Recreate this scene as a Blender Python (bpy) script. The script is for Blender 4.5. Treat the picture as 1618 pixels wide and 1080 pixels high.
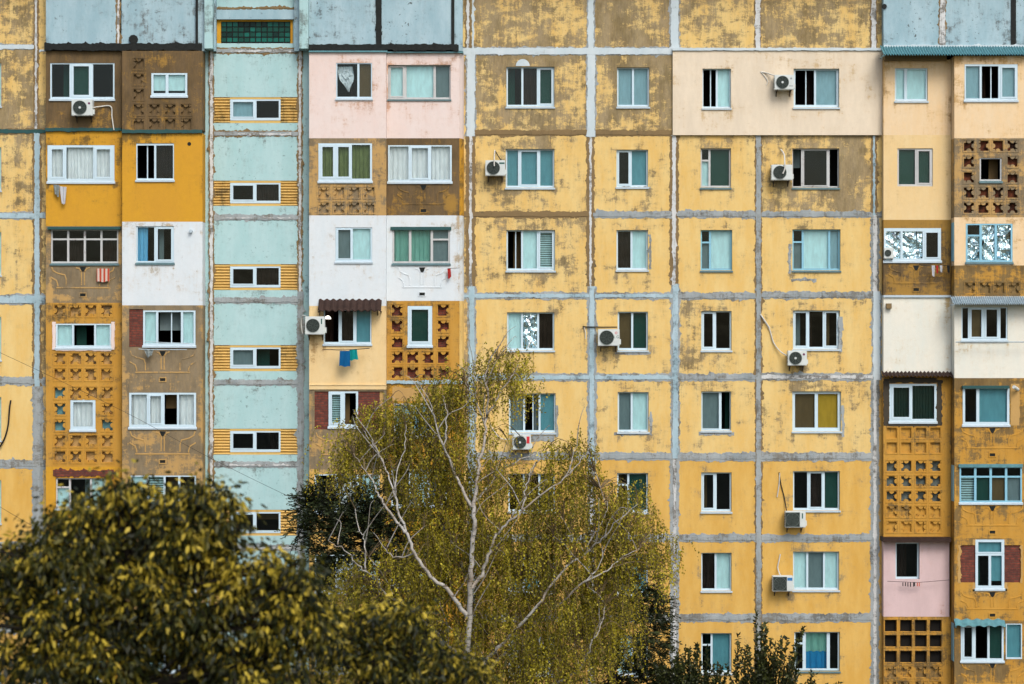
import bpy, math, random
import numpy as np
from mathutils import Vector
for o in list(bpy.data.objects): bpy.data.objects.remove(o)
SC = bpy.context.scene; COL = SC.collection
R = math.radians
# ------------------------------------------------------------ camera, sky, sun, exposure
D = 75.0; S = 0.0217; H = 14.7           # camera distance to facade, metres per photo pixel on it, eye height
cam = bpy.data.cameras.new('camera'); co = bpy.data.objects.new('camera', cam); COL.objects.link(co)
co.location = (0, -D, H); co.rotation_euler = (R(90), 0, 0)
cam.sensor_width = 36; cam.lens = 36*D/(1618*S); cam.clip_end = 2000; cam.clip_start = .5
cam.dof.use_dof = True; cam.dof.focus_distance = D-1; cam.dof.aperture_fstop = 1.7
SC.camera = co
w = bpy.data.worlds.new('World'); SC.world = w; w.use_nodes = True
nt = w.node_tree; bg = nt.nodes['Background']
sky = nt.nodes.new('ShaderNodeTexSky'); sky.sky_type = 'NISHITA'; sky.sun_disc = False
SUN_EL, SUN_AZ = R(48), R(158)           # azimuth: from the camera side, slightly right
sky.sun_elevation = SUN_EL; sky.sun_rotation = SUN_AZ
sky.air_density = 1.0; sky.dust_density = 4.0; sky.ozone_density = 1.0
nt.links.new(sky.outputs[0], bg.inputs[0]); bg.inputs[1].default_value = 0.135
sl = bpy.data.lights.new('sun', 'SUN'); sl.energy = 1.25; sl.angle = R(26); sl.color = (1, .98, .95)
so = bpy.data.objects.new('sun', sl); COL.objects.link(so)
sd = Vector((math.sin(SUN_AZ)*math.cos(SUN_EL), math.cos(SUN_AZ)*math.cos(SUN_EL), math.sin(SUN_EL)))
so.rotation_euler = sd.to_track_quat('Z', 'Y').to_euler(); so.location = (0, -30, 60)
SC.view_settings.view_transform = 'Standard'; SC.view_settings.look = 'None'; SC.view_settings.gamma = 1
SC.view_settings.exposure = 0.58
# ------------------------------------------------------------ helpers
random.seed(7)
def X(px, d=0): return (px-809)*S*(D-d)/D
def Z(py, d=0): return H-(py-540)*S*(D-d)/D
def P(px, py, d): return Vector((X(px, d), -d, Z(py, d)))
def rect(x0, y0, x1, y1, d): return X(x0, d), X(x1, d), Z(y1, d), Z(y0, d)   # xa xb za zb
def tag(o, label=None, cat=None, group=None, kind=None):
    if label: o['label'] = label
    if cat: o['category'] = cat
    if group: o['group'] = group
    if kind: o['kind'] = kind
    return o
def empty(name, loc, label, cat, group=None):
    o = bpy.data.objects.new(name, None); COL.objects.link(o); o.location = loc; o.empty_display_size = .3
    return tag(o, label, cat, group)
class MB:
    def __init__(s): s.v = []; s.f = []; s.m = []; s.wear = None
    def add(s, vs, fs, m=0):
        b = len(s.v); s.v += [tuple(v) for v in vs]; s.f += [tuple(b+i for i in f) for f in fs]; s.m += [m]*len(fs)
    def box(s, xa, xb, za, zb, db, df, m=0):      # world x, z and protrusion back/front
        y0, y1 = -df, -db
        s.add([(xa,y0,za),(xb,y0,za),(xb,y0,zb),(xa,y0,zb),(xa,y1,za),(xb,y1,za),(xb,y1,zb),(xa,y1,zb)],
              [(0,1,2,3),(5,4,7,6),(4,0,3,7),(1,5,6,2),(3,2,6,7),(4,5,1,0)], m)
    def pbox(s, x0, y0, x1, y1, db, df, m=0):
        xa, xb, za, zb = rect(x0, y0, x1, y1, df); s.box(xa, xb, za, zb, db, df, m)
    def disc(s, c, r, db, df, n=16, m=0, a0=0, a1=2*math.pi):
        full = a1-a0 > 6.28; k = n if full else n+1
        vs = []
        for y in (-df, -db):
            for i in range(k):
                a = a0+(a1-a0)*i/n; vs.append((c[0]+r*math.cos(a), y, c[1]+r*math.sin(a)))
        fs = [tuple(range(k))]
        for i in range(k if full else k-1):
            j = (i+1) % k; fs.append((i, i+k, j+k, j))
        s.add(vs, fs, m)
    def ring(s, c, r0, r1, db, df, n=20, m=0):
        vs = []
        for r, y in ((r0,-df),(r1,-df),(r1,-db),(r0,-db)):
            for i in range(n):
                a = 2*math.pi*i/n; vs.append((c[0]+r*math.cos(a), y, c[1]+r*math.sin(a)))
        fs = []
        for q in range(4):
            for i in range(n):
                j = (i+1) % n; p = (q+1) % 4; fs.append((q*n+i, q*n+j, p*n+j, p*n+i))
        s.add(vs, fs, m)
    def tube(s, pts, radii, n=6, m=0):
        pts = [Vector(p) for p in pts]; b = len(s.v); N = len(pts)
        for i, p in enumerate(pts):
            t = (pts[min(i+1, N-1)]-pts[max(i-1, 0)])
            if t.length < 1e-6: t = Vector((0,0,1))
            t.normalize(); u = t.cross(Vector((.13, 1, .07))); u.normalize(); q = t.cross(u)
            r = radii[i] if hasattr(radii, '__len__') else radii
            for k in range(n):
                a = 2*math.pi*k/n; s.v.append(tuple(p+u*r*math.cos(a)+q*r*math.sin(a)))
        for i in range(N-1):
            for k in range(n):
                l = (k+1) % n; s.f.append((b+i*n+k, b+i*n+l, b+(i+1)*n+l, b+(i+1)*n+k)); s.m.append(m)
        s.f.append(tuple(b+k for k in range(n))[::-1]); s.m.append(m)
        s.f.append(tuple(b+(N-1)*n+k for k in range(n))); s.m.append(m)
    def ribbon(s, pts, wd, db, df, m=0):          # flat raised line, pts in world (x,z)
        L = []
        for i, p in enumerate(pts):
            a = pts[max(i-1, 0)]; c = pts[min(i+1, len(pts)-1)]
            tx, tz = c[0]-a[0], c[1]-a[1]; l = math.hypot(tx, tz) or 1
            L.append((-tz/l*wd/2, tx/l*wd/2))
        b = len(s.v)
        for (p, o_) in zip(pts, L):
            s.v += [(p[0]+o_[0], -df, p[1]+o_[1]), (p[0]-o_[0], -df, p[1]-o_[1]), (p[0]+o_[0]*1.3, -db, p[1]+o_[1]*1.3), (p[0]-o_[0]*1.3, -db, p[1]-o_[1]*1.3)]
        for i in range(len(pts)-1):
            a = b+4*i; c = a+4
            s.f += [(a, a+1, c+1, c), (a+2, a, c, c+2), (a+1, a+3, c+3, c+1)]; s.m += [m]*3
    def build(s, name, mats, parent=None, smooth=False):
        me = bpy.data.meshes.new(name); me.from_pydata(s.v, [], s.f)
        if not isinstance(mats, (list, tuple)): mats = [mats]
        for m in mats: me.materials.append(m)
        me.polygons.foreach_set('material_index', s.m)
        if smooth: me.polygons.foreach_set('use_smooth', [True]*len(s.f))
        if s.wear:
            at = me.attributes.new('wear', 'FLOAT', 'POINT'); at.data.foreach_set('value', s.wear)
        me.update()
        o = bpy.data.objects.new(name, me); COL.objects.link(o)
        if parent:
            o.parent = parent
            if parent.type == 'EMPTY' and parent.location.length > 0: o.matrix_parent_inverse = mat_inv(parent)
        return o
from mathutils import Matrix
def mat_inv(p): return Matrix.Translation(-Vector(p.location))
# ------------------------------------------------------------ materials
def lin(c):
    return tuple(((v/255)/12.92 if v/255 <= .04045 else ((v/255+.055)/1.055)**2.4) for v in c)
K = 0.80
def alb(r, g, b, k=K):
    l = lin((r, g, b)); return (min(l[0]*k, .9), min(l[1]*k, .9), min(l[2]*k, .9), 1)
def newmat(name):
    m = bpy.data.materials.new(name); m.use_nodes = True; t = m.node_tree; return m, t, t.nodes['Principled BSDF']
def N(t, ty, **kw):
    n = t.nodes.new(ty)
    for k, v in kw.items():
        if k.startswith('i_'):
            key = k[2:]; n.inputs[int(key) if key.isdigit() else key].default_value = v
        else: setattr(n, k, v)
    return n
def pos(t, sc=(1,1,1), off=(0,0,0)):
    g = N(t, 'ShaderNodeNewGeometry'); mp = N(t, 'ShaderNodeMapping'); mp.inputs['Scale'].default_value = sc; mp.inputs['Location'].default_value = off
    t.links.new(g.outputs['Position'], mp.inputs[0]); return mp.outputs[0]
def noise(t, vec, scale, detail=6, rough=.6):
    n = N(t, 'ShaderNodeTexNoise'); n.inputs['Scale'].default_value = scale; n.inputs['Detail'].default_value = detail; n.inputs['Roughness'].default_value = rough
    t.links.new(vec, n.inputs['Vector']); return n.outputs['Fac']
def math_(t, op, a, b=0.0, clamp=False):
    n = N(t, 'ShaderNodeMath', operation=op); n.use_clamp = clamp
    for i, x in enumerate((a, b)):
        if isinstance(x, (int, float)): n.inputs[i].default_value = x
        else: t.links.new(x, n.inputs[i])
    return n.outputs[0]
def mix(t, f, a, b, blend='MIX'):
    n = N(t, 'ShaderNodeMix', data_type='RGBA', blend_type=blend)
    for i, x in ((0, f), (6, a), (7, b)):
        if isinstance(x, (int, float, tuple)): n.inputs[i].default_value = x
        else: t.links.new(x, n.inputs[i])
    return n.outputs[2]
def rng(t, v, a, b, c=0, d=1):
    n = N(t, 'ShaderNodeMapRange'); n.inputs[1].default_value = a; n.inputs[2].default_value = b; n.inputs[3].default_value = c; n.inputs[4].default_value = d
    t.links.new(v, n.inputs[0]); return n.outputs[0]
_seed = [0]
def paint(name, col, under, under2=None, base=0.0, stain=.25, speck=0.0, fine=1.0, col2=None):
    """weathered paint over render: attribute 'wear' (+base) decides how much has flaked"""
    m, t, p = newmat(name); _seed[0] += 1; off = (_seed[0]*3.7, _seed[0]*1.3, _seed[0]*5.1)
    v = pos(t, off=off); vs = pos(t, (5.0, 1, .55), off)
    n1 = noise(t, v, 1.1, 14, .8); n2 = noise(t, vs, 1.7, 10, .8); n3 = noise(t, pos(t, (1.0,1,3.2), off), 1.4, 12, .8)
    n = math_(t, 'ADD', math_(t, 'MULTIPLY', n1, .52), math_(t, 'ADD', math_(t, 'MULTIPLY', n2, .22), math_(t, 'MULTIPLY', n3, .26)))
    n = rng(t, n, .39, .61)
    at = N(t, 'ShaderNodeAttribute', attribute_name='wear')
    wv = math_(t, 'ADD', at.outputs['Fac'], base)
    hard = math_(t, 'MULTIPLY_ADD', math_(t, 'SUBTRACT', wv, n), 5.0*fine, True); hard.node.inputs[2].default_value = .3
    soft = math_(t, 'MULTIPLY_ADD', math_(t, 'SUBTRACT', wv, n), 2.0, True); soft.node.inputs[2].default_value = .62
    u2 = under2 or tuple(c*.7 for c in under[:3])+(1,)
    uc = mix(t, rng(t, noise(t, pos(t, (1,1,.5), (9,2,_seed[0])), 1.6, 10, .75), .4, .6), under, u2)
    uc = mix(t, rng(t, noise(t, pos(t, (9,1,1.2), off), 2.2, 6, .7), .35, .65, 0, .14), uc, col)      # thin leftover paint
    c2 = col2 or tuple(min(1, c*.88) for c in col[:3])+(1,)
    pc = mix(t, rng(t, noise(t, pos(t, (2.2,1,.6), off), .8, 8, .7), .38, .62), col, c2)
    pc = mix(t, rng(t, noise(t, v, 7, 6, .7), .35, .7, 0, .4), pc, tuple(c*.86 for c in col[:3])+(1,))
    wash = math_(t, 'MULTIPLY', math_(t, 'MULTIPLY', soft, rng(t, noise(t, vs, 2.6, 10, .75), .38, .66)), stain*2.2, True)
    pc = mix(t, wash, pc, under)
    spots = rng(t, noise(t, v, 5.5, 8, .8), .6, .68)
    pc = mix(t, math_(t, 'MULTIPLY', spots, math_(t, 'MULTIPLY', wv, 1.6, True), True), pc, u2)
    c = mix(t, math_(t, 'MULTIPLY', hard, .82), pc, uc)
    if speck:
        sp = rng(t, noise(t, v, 9, 4, .6), .63, .68); big = rng(t, noise(t, v, .7, 3), .44, .6)
        c = mix(t, math_(t, 'MULTIPLY', math_(t, 'MULTIPLY', sp, big), speck, True), c, (.05,.055,.05,1))
    t.links.new(c, p.inputs['Base Color']); p.inputs['Roughness'].default_value = .85; p.inputs['Specular IOR Level'].default_value = .25
    bm = N(t, 'ShaderNodeBump'); bm.inputs['Strength'].default_value = .5; bm.inputs['Distance'].default_value = .012
    hgt = math_(t, 'SUBTRACT', math_(t, 'MULTIPLY', noise(t, v, 22, 6, .65), .7), math_(t, 'MULTIPLY', hard, .5))
    t.links.new(hgt, bm.inputs['Height']); t.links.new(bm.outputs[0], p.inputs['Normal'])
    return m
def plain(name, col, rough=.6, metal=0, var=.12, scale=6, dark=None):
    m, t, p = newmat(name); _seed[0] += 1
    n = noise(t, pos(t, off=(_seed[0]*2.1, 0, _seed[0])), scale, 5, .65)
    c = mix(t, rng(t, n, .35, .65), col, dark or tuple(x*(1-var) for x in col[:3])+(1,))
    t.links.new(c, p.inputs['Base Color']); p.inputs['Roughness'].default_value = rough; p.inputs['Metallic'].default_value = metal
    if max(col[:3]) < .12: p.inputs['Specular IOR Level'].default_value = .12
    return m
GREYB = alb(140,118,88); GREYD = alb(98,86,66); GREY = alb(150,150,142); GREY2 = alb(118,120,114)
M = {}
M['yellow'] = paint('yellow_paint', alb(236,207,138), alb(142,130,108), alb(84,77,62), col2=alb(230,190,110))
M['yellow_deep'] = paint('deep_yellow_paint', alb(228,187,104), alb(138,132,114), alb(100,96,82), col2=alb(217,170,80))
M['ochre'] = paint('ochre_paint', alb(210,156,50), alb(110,92,54), alb(76,66,44), col2=alb(216,162,46))
M['ochre2'] = paint('dirty_ochre_paint', alb(204,156,70), alb(112,100,72), alb(78,70,54), col2=alb(194,142,52))
M['brown'] = paint('weathered_brown_render', alb(170,132,62), alb(100,86,68), alb(72,64,52), stain=.3)
M['greyren'] = paint('grey_render', alb(200,162,100), alb(130,122,104), alb(92,90,80))
M['cream'] = paint('cream_insulation_paint', alb(240,216,178), alb(205,160,90), alb(150,120,76), stain=.35, col2=alb(240,208,160))
M['cream2'] = paint('peach_insulation_paint', alb(238,212,160), alb(180,144,90), stain=.3, col2=alb(236,204,146))
M['beige'] = paint('beige_insulation_paint', alb(238,224,200), alb(214,184,136), stain=.25)
M['pink'] = paint('pink_insulation_paint', alb(236,222,216), alb(205,156,120), stain=.25, col2=alb(234,214,206))
M['pink2'] = paint('rose_paint', alb(222,196,196), alb(190,140,110), stain=.3)
M['white'] = paint('white_insulation_paint', alb(226,234,238), alb(190,160,110), alb(140,130,104), stain=.25, col2=alb(218,230,236))
M['whitec'] = paint('cream_white_paint', alb(238,236,222), alb(204,170,100), stain=.3, col2=alb(228,232,222))
M['mint'] = paint('mint_paint', alb(184,218,220), alb(128,140,136), alb(92,102,100), speck=.5, col2=alb(170,210,212))
M['sky'] = paint('pale_blue_attic_paint', alb(176,204,214), alb(112,118,116), alb(70,76,76), speck=.9, col2=alb(150,184,196))
M['jw'] = paint('white_joint_sealant', alb(214,226,230), alb(160,168,166), base=.12, col2=alb(196,214,222))
M['jc'] = paint('chipped_white_joint', alb(222,226,226), alb(104,98,86), alb(70,66,58), base=.4, fine=1.5)
M['jb'] = paint('blue_grey_joint_sealant', alb(184,208,218), alb(104,120,124), alb(70,84,88), base=.3, col2=alb(160,190,202))
M['jg'] = paint('grey_cement_joint', alb(172,180,182), alb(126,120,106), alb(88,86,78), base=.42, col2=alb(144,156,160))
M['jbr'] = paint('brown_cement_joint', alb(140,118,82), alb(104,94,72), base=.3)
M['jt'] = plain('teal_painted_ledge', alb(56,92,92), .8)
M['tar'] = plain('black_bitumen', (.018,.021,.02,1), .6, var=.4, scale=10)
M['upvc'] = plain('white_window_plastic', alb(200,224,236,.86), .35, var=.06)
M['wood'] = paint('peeling_white_window_wood', alb(206,210,210), alb(120,76,60), alb(90,80,66), base=.18, fine=1.6)
M['bwood'] = plain('light_blue_window_wood', alb(140,200,224), .5, var=.1)
M['sill'] = plain('white_tin_sill', alb(190,208,218,.82), .4, var=.1)
M['bsill'] = plain('blue_grey_tin_sill', alb(96,128,134), .5, var=.25)
def glassmat():
    m, t, p = newmat('window_glass'); t.nodes.remove(p); out = t.nodes['Material Output']
    tr = N(t, 'ShaderNodeBsdfTransparent'); tr.inputs[0].default_value = (.88,.96,.97,1)
    gl = N(t, 'ShaderNodeBsdfGlossy'); gl.inputs['Roughness'].default_value = .03; gl.inputs[0].default_value = (.8,.95,1,1)
    bm = N(t, 'ShaderNodeBump'); bm.inputs['Strength'].default_value = .12; bm.inputs['Distance'].default_value = .05
    t.links.new(noise(t, pos(t), 1.4, 2), bm.inputs['Height']); t.links.new(bm.outputs[0], gl.inputs['Normal'])
    fr = N(t, 'ShaderNodeFresnel'); fr.inputs[0].default_value = 1.5
    mx = N(t, 'ShaderNodeMixShader'); t.links.new(math_(t, 'MULTIPLY', fr.outputs[0], .65), mx.inputs[0]); t.links.new(tr.outputs[0], mx.inputs[1]); t.links.new(gl.outputs[0], mx.inputs[2])
    t.links.new(mx.outputs[0], out.inputs[0]); return m
M['glass'] = glassmat()
def cloth(name, col, rough=.9, var=.15, sc=(3,1,.8)):
    m, t, p = newmat(name); _seed[0] += 1
    n = noise(t, pos(t, sc, (_seed[0], 0, 3)), 3, 5, .6)
    t.links.new(mix(t, rng(t, n, .35, .65), col, tuple(x*(1-var) for x in col[:3])+(1,)), p.inputs['Base Color'])
    p.inputs['Roughness'].default_value = rough; p.inputs['Specular IOR Level'].default_value = .1; return m
FILL = {'B': ('blind', cloth('pale_teal_blind', alb(190,220,232,1.3), var=.16), 0), 'b': ('blind', cloth('grey_blue_blind', alb(140,172,180,1.2)), 0),
  'G': ('insect_screen', cloth('grey_insect_mesh', alb(120,138,140,1.0)), 0), 'W': ('curtain', cloth('white_net_curtain', alb(214,228,230,1.35)), 1),
  'T': ('blind', cloth('teal_blind', alb(98,152,162,1.15)), 0), 'D': ('curtain', cloth('dark_green_sheet', alb(36,76,68,1.0)), 0),
  'g': ('curtain', cloth('olive_green_curtain', alb(112,124,78,1.2), var=.3), 1), 'Y': ('blind', cloth('mustard_blind', alb(176,142,48,1.2)), 0),
  'R': ('blind', cloth('brown_blind', alb(104,86,58,1.0)), 0), 'C': ('curtain', cloth('dark_brown_curtain', alb(50,38,32,.8), var=.4), 1),
  'Z': ('curtain', cloth('sky_blue_curtain', alb(110,176,208,1.2)), 1), 'V': ('curtain', cloth('dark_green_strip_blind', alb(38,62,54,1.0)), 2),
  'E': ('curtain', cloth('sea_green_curtain', alb(124,176,162,1.1)), 1), 'U': ('curtain', cloth('bright_blue_curtain', alb(40,130,180,1.1)), 1),
  'L': ('blind', cloth('slatted_blind', alb(170,200,200,1.2)), 3)}
fm, ft_, fp = newmat('crumpled_foil'); fp.inputs['Metallic'].default_value = 1; fp.inputs['Roughness'].default_value = .22; fp.inputs['Base Color'].default_value = (.85,.93,.96,1); M['foil'] = fm
M['dark'] = plain('dark_room', (.03,.028,.024,1), .9)
M['hole'] = plain('dark_cavity', (.012,.011,.01,1), .95)
M['cavity'] = plain('grey_cavity', alb(104,118,116), .9, var=.6, scale=4)
def brickmat():
    m, t, p = newmat('red_brick'); g = N(t, 'ShaderNodeNewGeometry'); sp = N(t, 'ShaderNodeSeparateXYZ'); cb = N(t, 'ShaderNodeCombineXYZ')
    t.links.new(g.outputs['Position'], sp.inputs[0]); t.links.new(sp.outputs[0], cb.inputs[0]); t.links.new(sp.outputs[2], cb.inputs[1])
    b = N(t, 'ShaderNodeTexBrick'); b.inputs['Scale'].default_value = 1; b.inputs['Brick Width'].default_value = .25; b.inputs['Row Height'].default_value = .085
    b.inputs['Mortar Size'].default_value = .012; b.inputs['Color1'].default_value = alb(148,70,50); b.inputs['Color2'].default_value = alb(108,50,38); b.inputs['Mortar'].default_value = alb(96,70,58)
    t.links.new(cb.outputs[0], b.inputs[0])
    c = mix(t, rng(t, noise(t, pos(t), 8, 4), .35, .7), b.outputs[0], alb(84,44,36))
    t.links.new(c, p.inputs['Base Color']); p.inputs['Roughness'].default_value = .9
    bm = N(t, 'ShaderNodeBump'); bm.inputs['Distance'].default_value = .01; bm.invert = True; t.links.new(b.outputs['Fac'], bm.inputs['Height']); t.links.new(bm.outputs[0], p.inputs['Normal'])
    return m
M['brick'] = brickmat()
M['cavity2'] = plain('brick_rubble_cavity', (.012,.012,.011,1), .95, scale=5, dark=(.16,.05,.025,1))
M['corr'] = paint('yellow_corrugated_paint', alb(228,190,112), alb(120,104,72), base=.14)
M['tile'] = plain('dark_brown_roof_tile', alb(66,50,44), .6, var=.4)
M['tin'] = plain('pale_corrugated_tin', alb(170,190,200), .5, var=.3)
M['teal_tin'] = plain('teal_corrugated_roof', alb(92,150,160), .5, var=.3)
M['acw'] = plain('white_air_conditioner_metal', alb(204,212,210,.9), .45, var=.1)
M['acb'] = plain('dark_fan_grille', (.03,.04,.037,1), .6)
M['acm'] = plain('fan_grille_bars', (.09,.11,.1,1), .5)
M['hosew'] = plain('white_pipe_wrap', alb(214,214,206), .7)
M['hoseb'] = plain('black_pipe', (.02,.02,.02,1), .6)
M['steel'] = plain('rusty_bracket', alb(90,80,70), .6, var=.4)
# ------------------------------------------------------------ building base
bld = bpy.data.objects.new('apartment_building', None); COL.objects.link(bld)
tag(bld, 'weathered yellow prefabricated concrete apartment block with mint stair strip and mismatched glazed loggias', 'building')
DRIPS = [(1230,141),(1246,141),(1228,285),(1244,285),(955,547),(972,547),(1255,577),(1268,577),(1250,834),(1267,834),(1228,935),(1246,935),(776,277),(791,277),(120,183),(137,183),(496,530),(824,710)]     # run-off below the air conditioners
def wall(name, x0, y0, x1, y1, d, mat, holes=(), wear=0, th=.22, parent=None, ret=True, step=.15, halo=.16, top=.12, wfn=None):
    """slab with rectangular holes (pixel rects as seen on the photograph), wear stored on its vertices"""
    xa, xb, za, zb = rect(x0, y0, x1, y1, d)
    hs = []
    for h in holes:
        a = rect(*h[:4], d); hs.append(a)
    def cuts(a, b, extra):
        c = sorted(set([a, b]+[e for e in extra if a < e < b]+[]));
        out = []
        for i in range(len(c)-1):
            n = max(1, int((c[i+1]-c[i])/step)); out += [c[i]+(c[i+1]-c[i])*k/n for k in range(n)]
        return out+[c[-1]]
    xs = cuts(xa, xb, [e for h in hs for e in h[:2]]); zs = cuts(za, zb, [e for h in hs for e in h[2:]])
    nx, nz = len(xs)-1, len(zs)-1
    def solid(i, j):
        if i < 0 or j < 0 or i >= nx or j >= nz: return False
        cx, cz = (xs[i]+xs[i+1])/2, (zs[j]+zs[j+1])/2
        return not any(h[0] < cx < h[1] and h[2] < cz < h[3] for h in hs)
    mb = MB(); idx = {}; W = []
    big = [h for h in hs if h[1]-h[0] > .7]
    def vid(i, j, b):
        k = (i, j, b)
        if k not in idx:
            idx[k] = len(mb.v); x, z = xs[i], zs[j]; mb.v.append((x, -(d-th) if b else -d, z))
            wv = wear+random.uniform(-.04, .04)
            for h in big:
                dx = max(h[0]-x, 0, x-h[1]); dz = max(h[2]-z, 0, z-h[3]); q = math.hypot(dx, dz)
                wv += halo*max(0, 1-q/.4)*(1.2 if z > h[3]-.1 else .7)
            for h in big:      # runs below the sill, strongest at its two ends
                if z < h[2] and h[0]-.1 < x < h[1]+.1: wv += .34*max(0, 1-(h[2]-z)/.8)*(.25+max(0, 1-min(abs(x-h[0]), abs(x-h[1]))/.16))
            wv += top*max(0, 1-(zb-z)/.45)+.1*max(0, 1-min(x-xa, xb-x)/.22)
            px_, py_ = (x/S*D/(D-d))+809, 540-(z-H)/S*D/(D-d)
            for dx_, dy_ in DRIPS:
                if py_ > dy_-6: wv += .4*max(0, 1-abs(px_-dx_)/11)*max(0, 1-(py_-dy_)/60)
            if wfn: wv += wfn((x/S*D/(D-d))+809, 540-(z-H)/S*D/(D-d))
            W.append(wv)
        return idx[k]
    def fc(*q): mb.f.append(q); mb.m.append(0)
    for i in range(nx):
        for j in range(nz):
            if not solid(i, j): continue
            fc(vid(i,j,0), vid(i+1,j,0), vid(i+1,j+1,0), vid(i,j+1,0))
            fc(vid(i,j,1), vid(i,j+1,1), vid(i+1,j+1,1), vid(i+1,j,1))
            if not solid(i-1,j): fc(vid(i,j,1), vid(i,j,0), vid(i,j+1,0), vid(i,j+1,1))
            if not solid(i+1,j): fc(vid(i+1,j,0), vid(i+1,j,1), vid(i+1,j+1,1), vid(i+1,j+1,0))
            if not solid(i,j-1): fc(vid(i,j,0), vid(i,j,1), vid(i+1,j,1), vid(i+1,j,0))
            if not solid(i,j+1): fc(vid(i,j+1,1), vid(i,j+1,0), vid(i+1,j+1,0), vid(i+1,j+1,1))
    if ret and d > .25:
        for (a, b, c, e) in ((xa, xa+.1, za+.005, zb-.005), (xb-.1, xb, za+.005, zb-.005), (xa+.1, xb-.1, za+.005, za+.1), (xa+.1, xb-.1, zb-.1, zb-.005)):
            mb.box(a, b, c, e, -.2, d-th-.001); W += [wear]*8
    mb.wear = W
    return mb.build(name, mat, parent or bld)
def ragged(mb, x0, y0, x1, y1, d, t, jag, m=0, vertical=None):
    """sealant strip with irregular edges, proud of the wall by t"""
    xa, xb, za, zb = rect(x0, y0, x1, y1, d)
    vert = (zb-za) > (xb-xa) if vertical is None else vertical
    L = (zb-za) if vert else (xb-xa); n = max(2, int(L/.045)); a0, a1 = (za, zb) if vert else (xa, xb); e0, e1 = (xa, xb) if vert else (za, zb)
    ja = jb = 0; b = len(mb.v)
    for i in range(n+1):
        s = a0+(a1-a0)*i/n
        ja = ja*.55+random.gauss(0, jag)*.55; jb = jb*.55+random.gauss(0, jag)*.55
        if random.random() < .05: ja += random.uniform(0, jag*3)
        if random.random() < .05: jb += random.uniform(0, jag*3)
        lo, hi = e0-ja, e1+jb
        for (e, y) in ((lo-.004, d), (lo, d+t), (hi, d+t), (hi+.004, d)):
            mb.v.append((e, -y, s) if vert else (s, -y, e))
    for i in range(n):
        for k in range(3):
            a = b+4*i+k; q = (a, a+1, a+5, a+4); mb.f.append(q[::-1] if not vert else q); mb.m.append(m)
# ------------------------------------------------------------ windows
def fill_panel(ty, xa, xb, za, zb, y, parent):
    if ty == 'F':
        mb = MB(); nx, nz = 12, 20; cr_ = [(random.uniform(xa,xb), random.uniform(za,zb), random.uniform(0, math.pi), random.uniform(.05,.16), random.uniform(-.07,.07)) for _ in range(16)]
        for j in range(nz+1):
            for i in range(nx+1):
                x, z = xa+(xb-xa)*i/nx, za+(zb-za)*j/nz
                mb.v.append((x, y+sum(a_*max(0, 1-abs((x-cx_)*math.sin(t_)-(z-cz_)*math.cos(t_))/w_) for cx_, cz_, t_, w_, a_ in cr_)+random.uniform(-.006,.006), z))
        for j in range(nz):
            for i in range(nx):
                a = j*(nx+1)+i
                if random.random() < .5: mb.f += [(a, a+1, a+nx+2), (a, a+nx+2, a+nx+1)]
                else: mb.f += [(a, a+1, a+nx+1), (a+1, a+nx+2, a+nx+1)]
                mb.m += [0, 0]
        return mb.build('foil_sheet', M['foil'], parent)
    nm, mt, st = FILL[ty]; mb = MB()
    if st == 0: mb.box(xa, xb, za, zb, -y-.012, -y)
    elif st in (1, 2):
        n = int((xb-xa)/.02)+4; per = random.uniform(.11,.2) if st == 1 else .1; amp = .03 if st == 1 else .03; b = 0; ph = random.random()*6; ph2 = random.uniform(0, 3)
        for i in range(n+1):
            x = xa+(xb-xa)*i/n; dy = amp*math.sin(x/per*2*math.pi+ph+1.2*math.sin(x*5+ph2))
            mb.v += [(x, y+dy, za), (x+.012*math.sin(x*9), y+dy*.6, zb)]
        for i in range(n): mb.f.append((2*i, 2*i+2, 2*i+3, 2*i+1)); mb.m.append(0)
    else:
        k = int((zb-za)/.075)
        for i in range(k): z = za+(zb-za)*(i+.2)/k; mb.box(xa, xb, z, z+.05, -y-.01, -y+.01)
    return mb.build(nm, mt, parent)
NW = [0]
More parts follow.
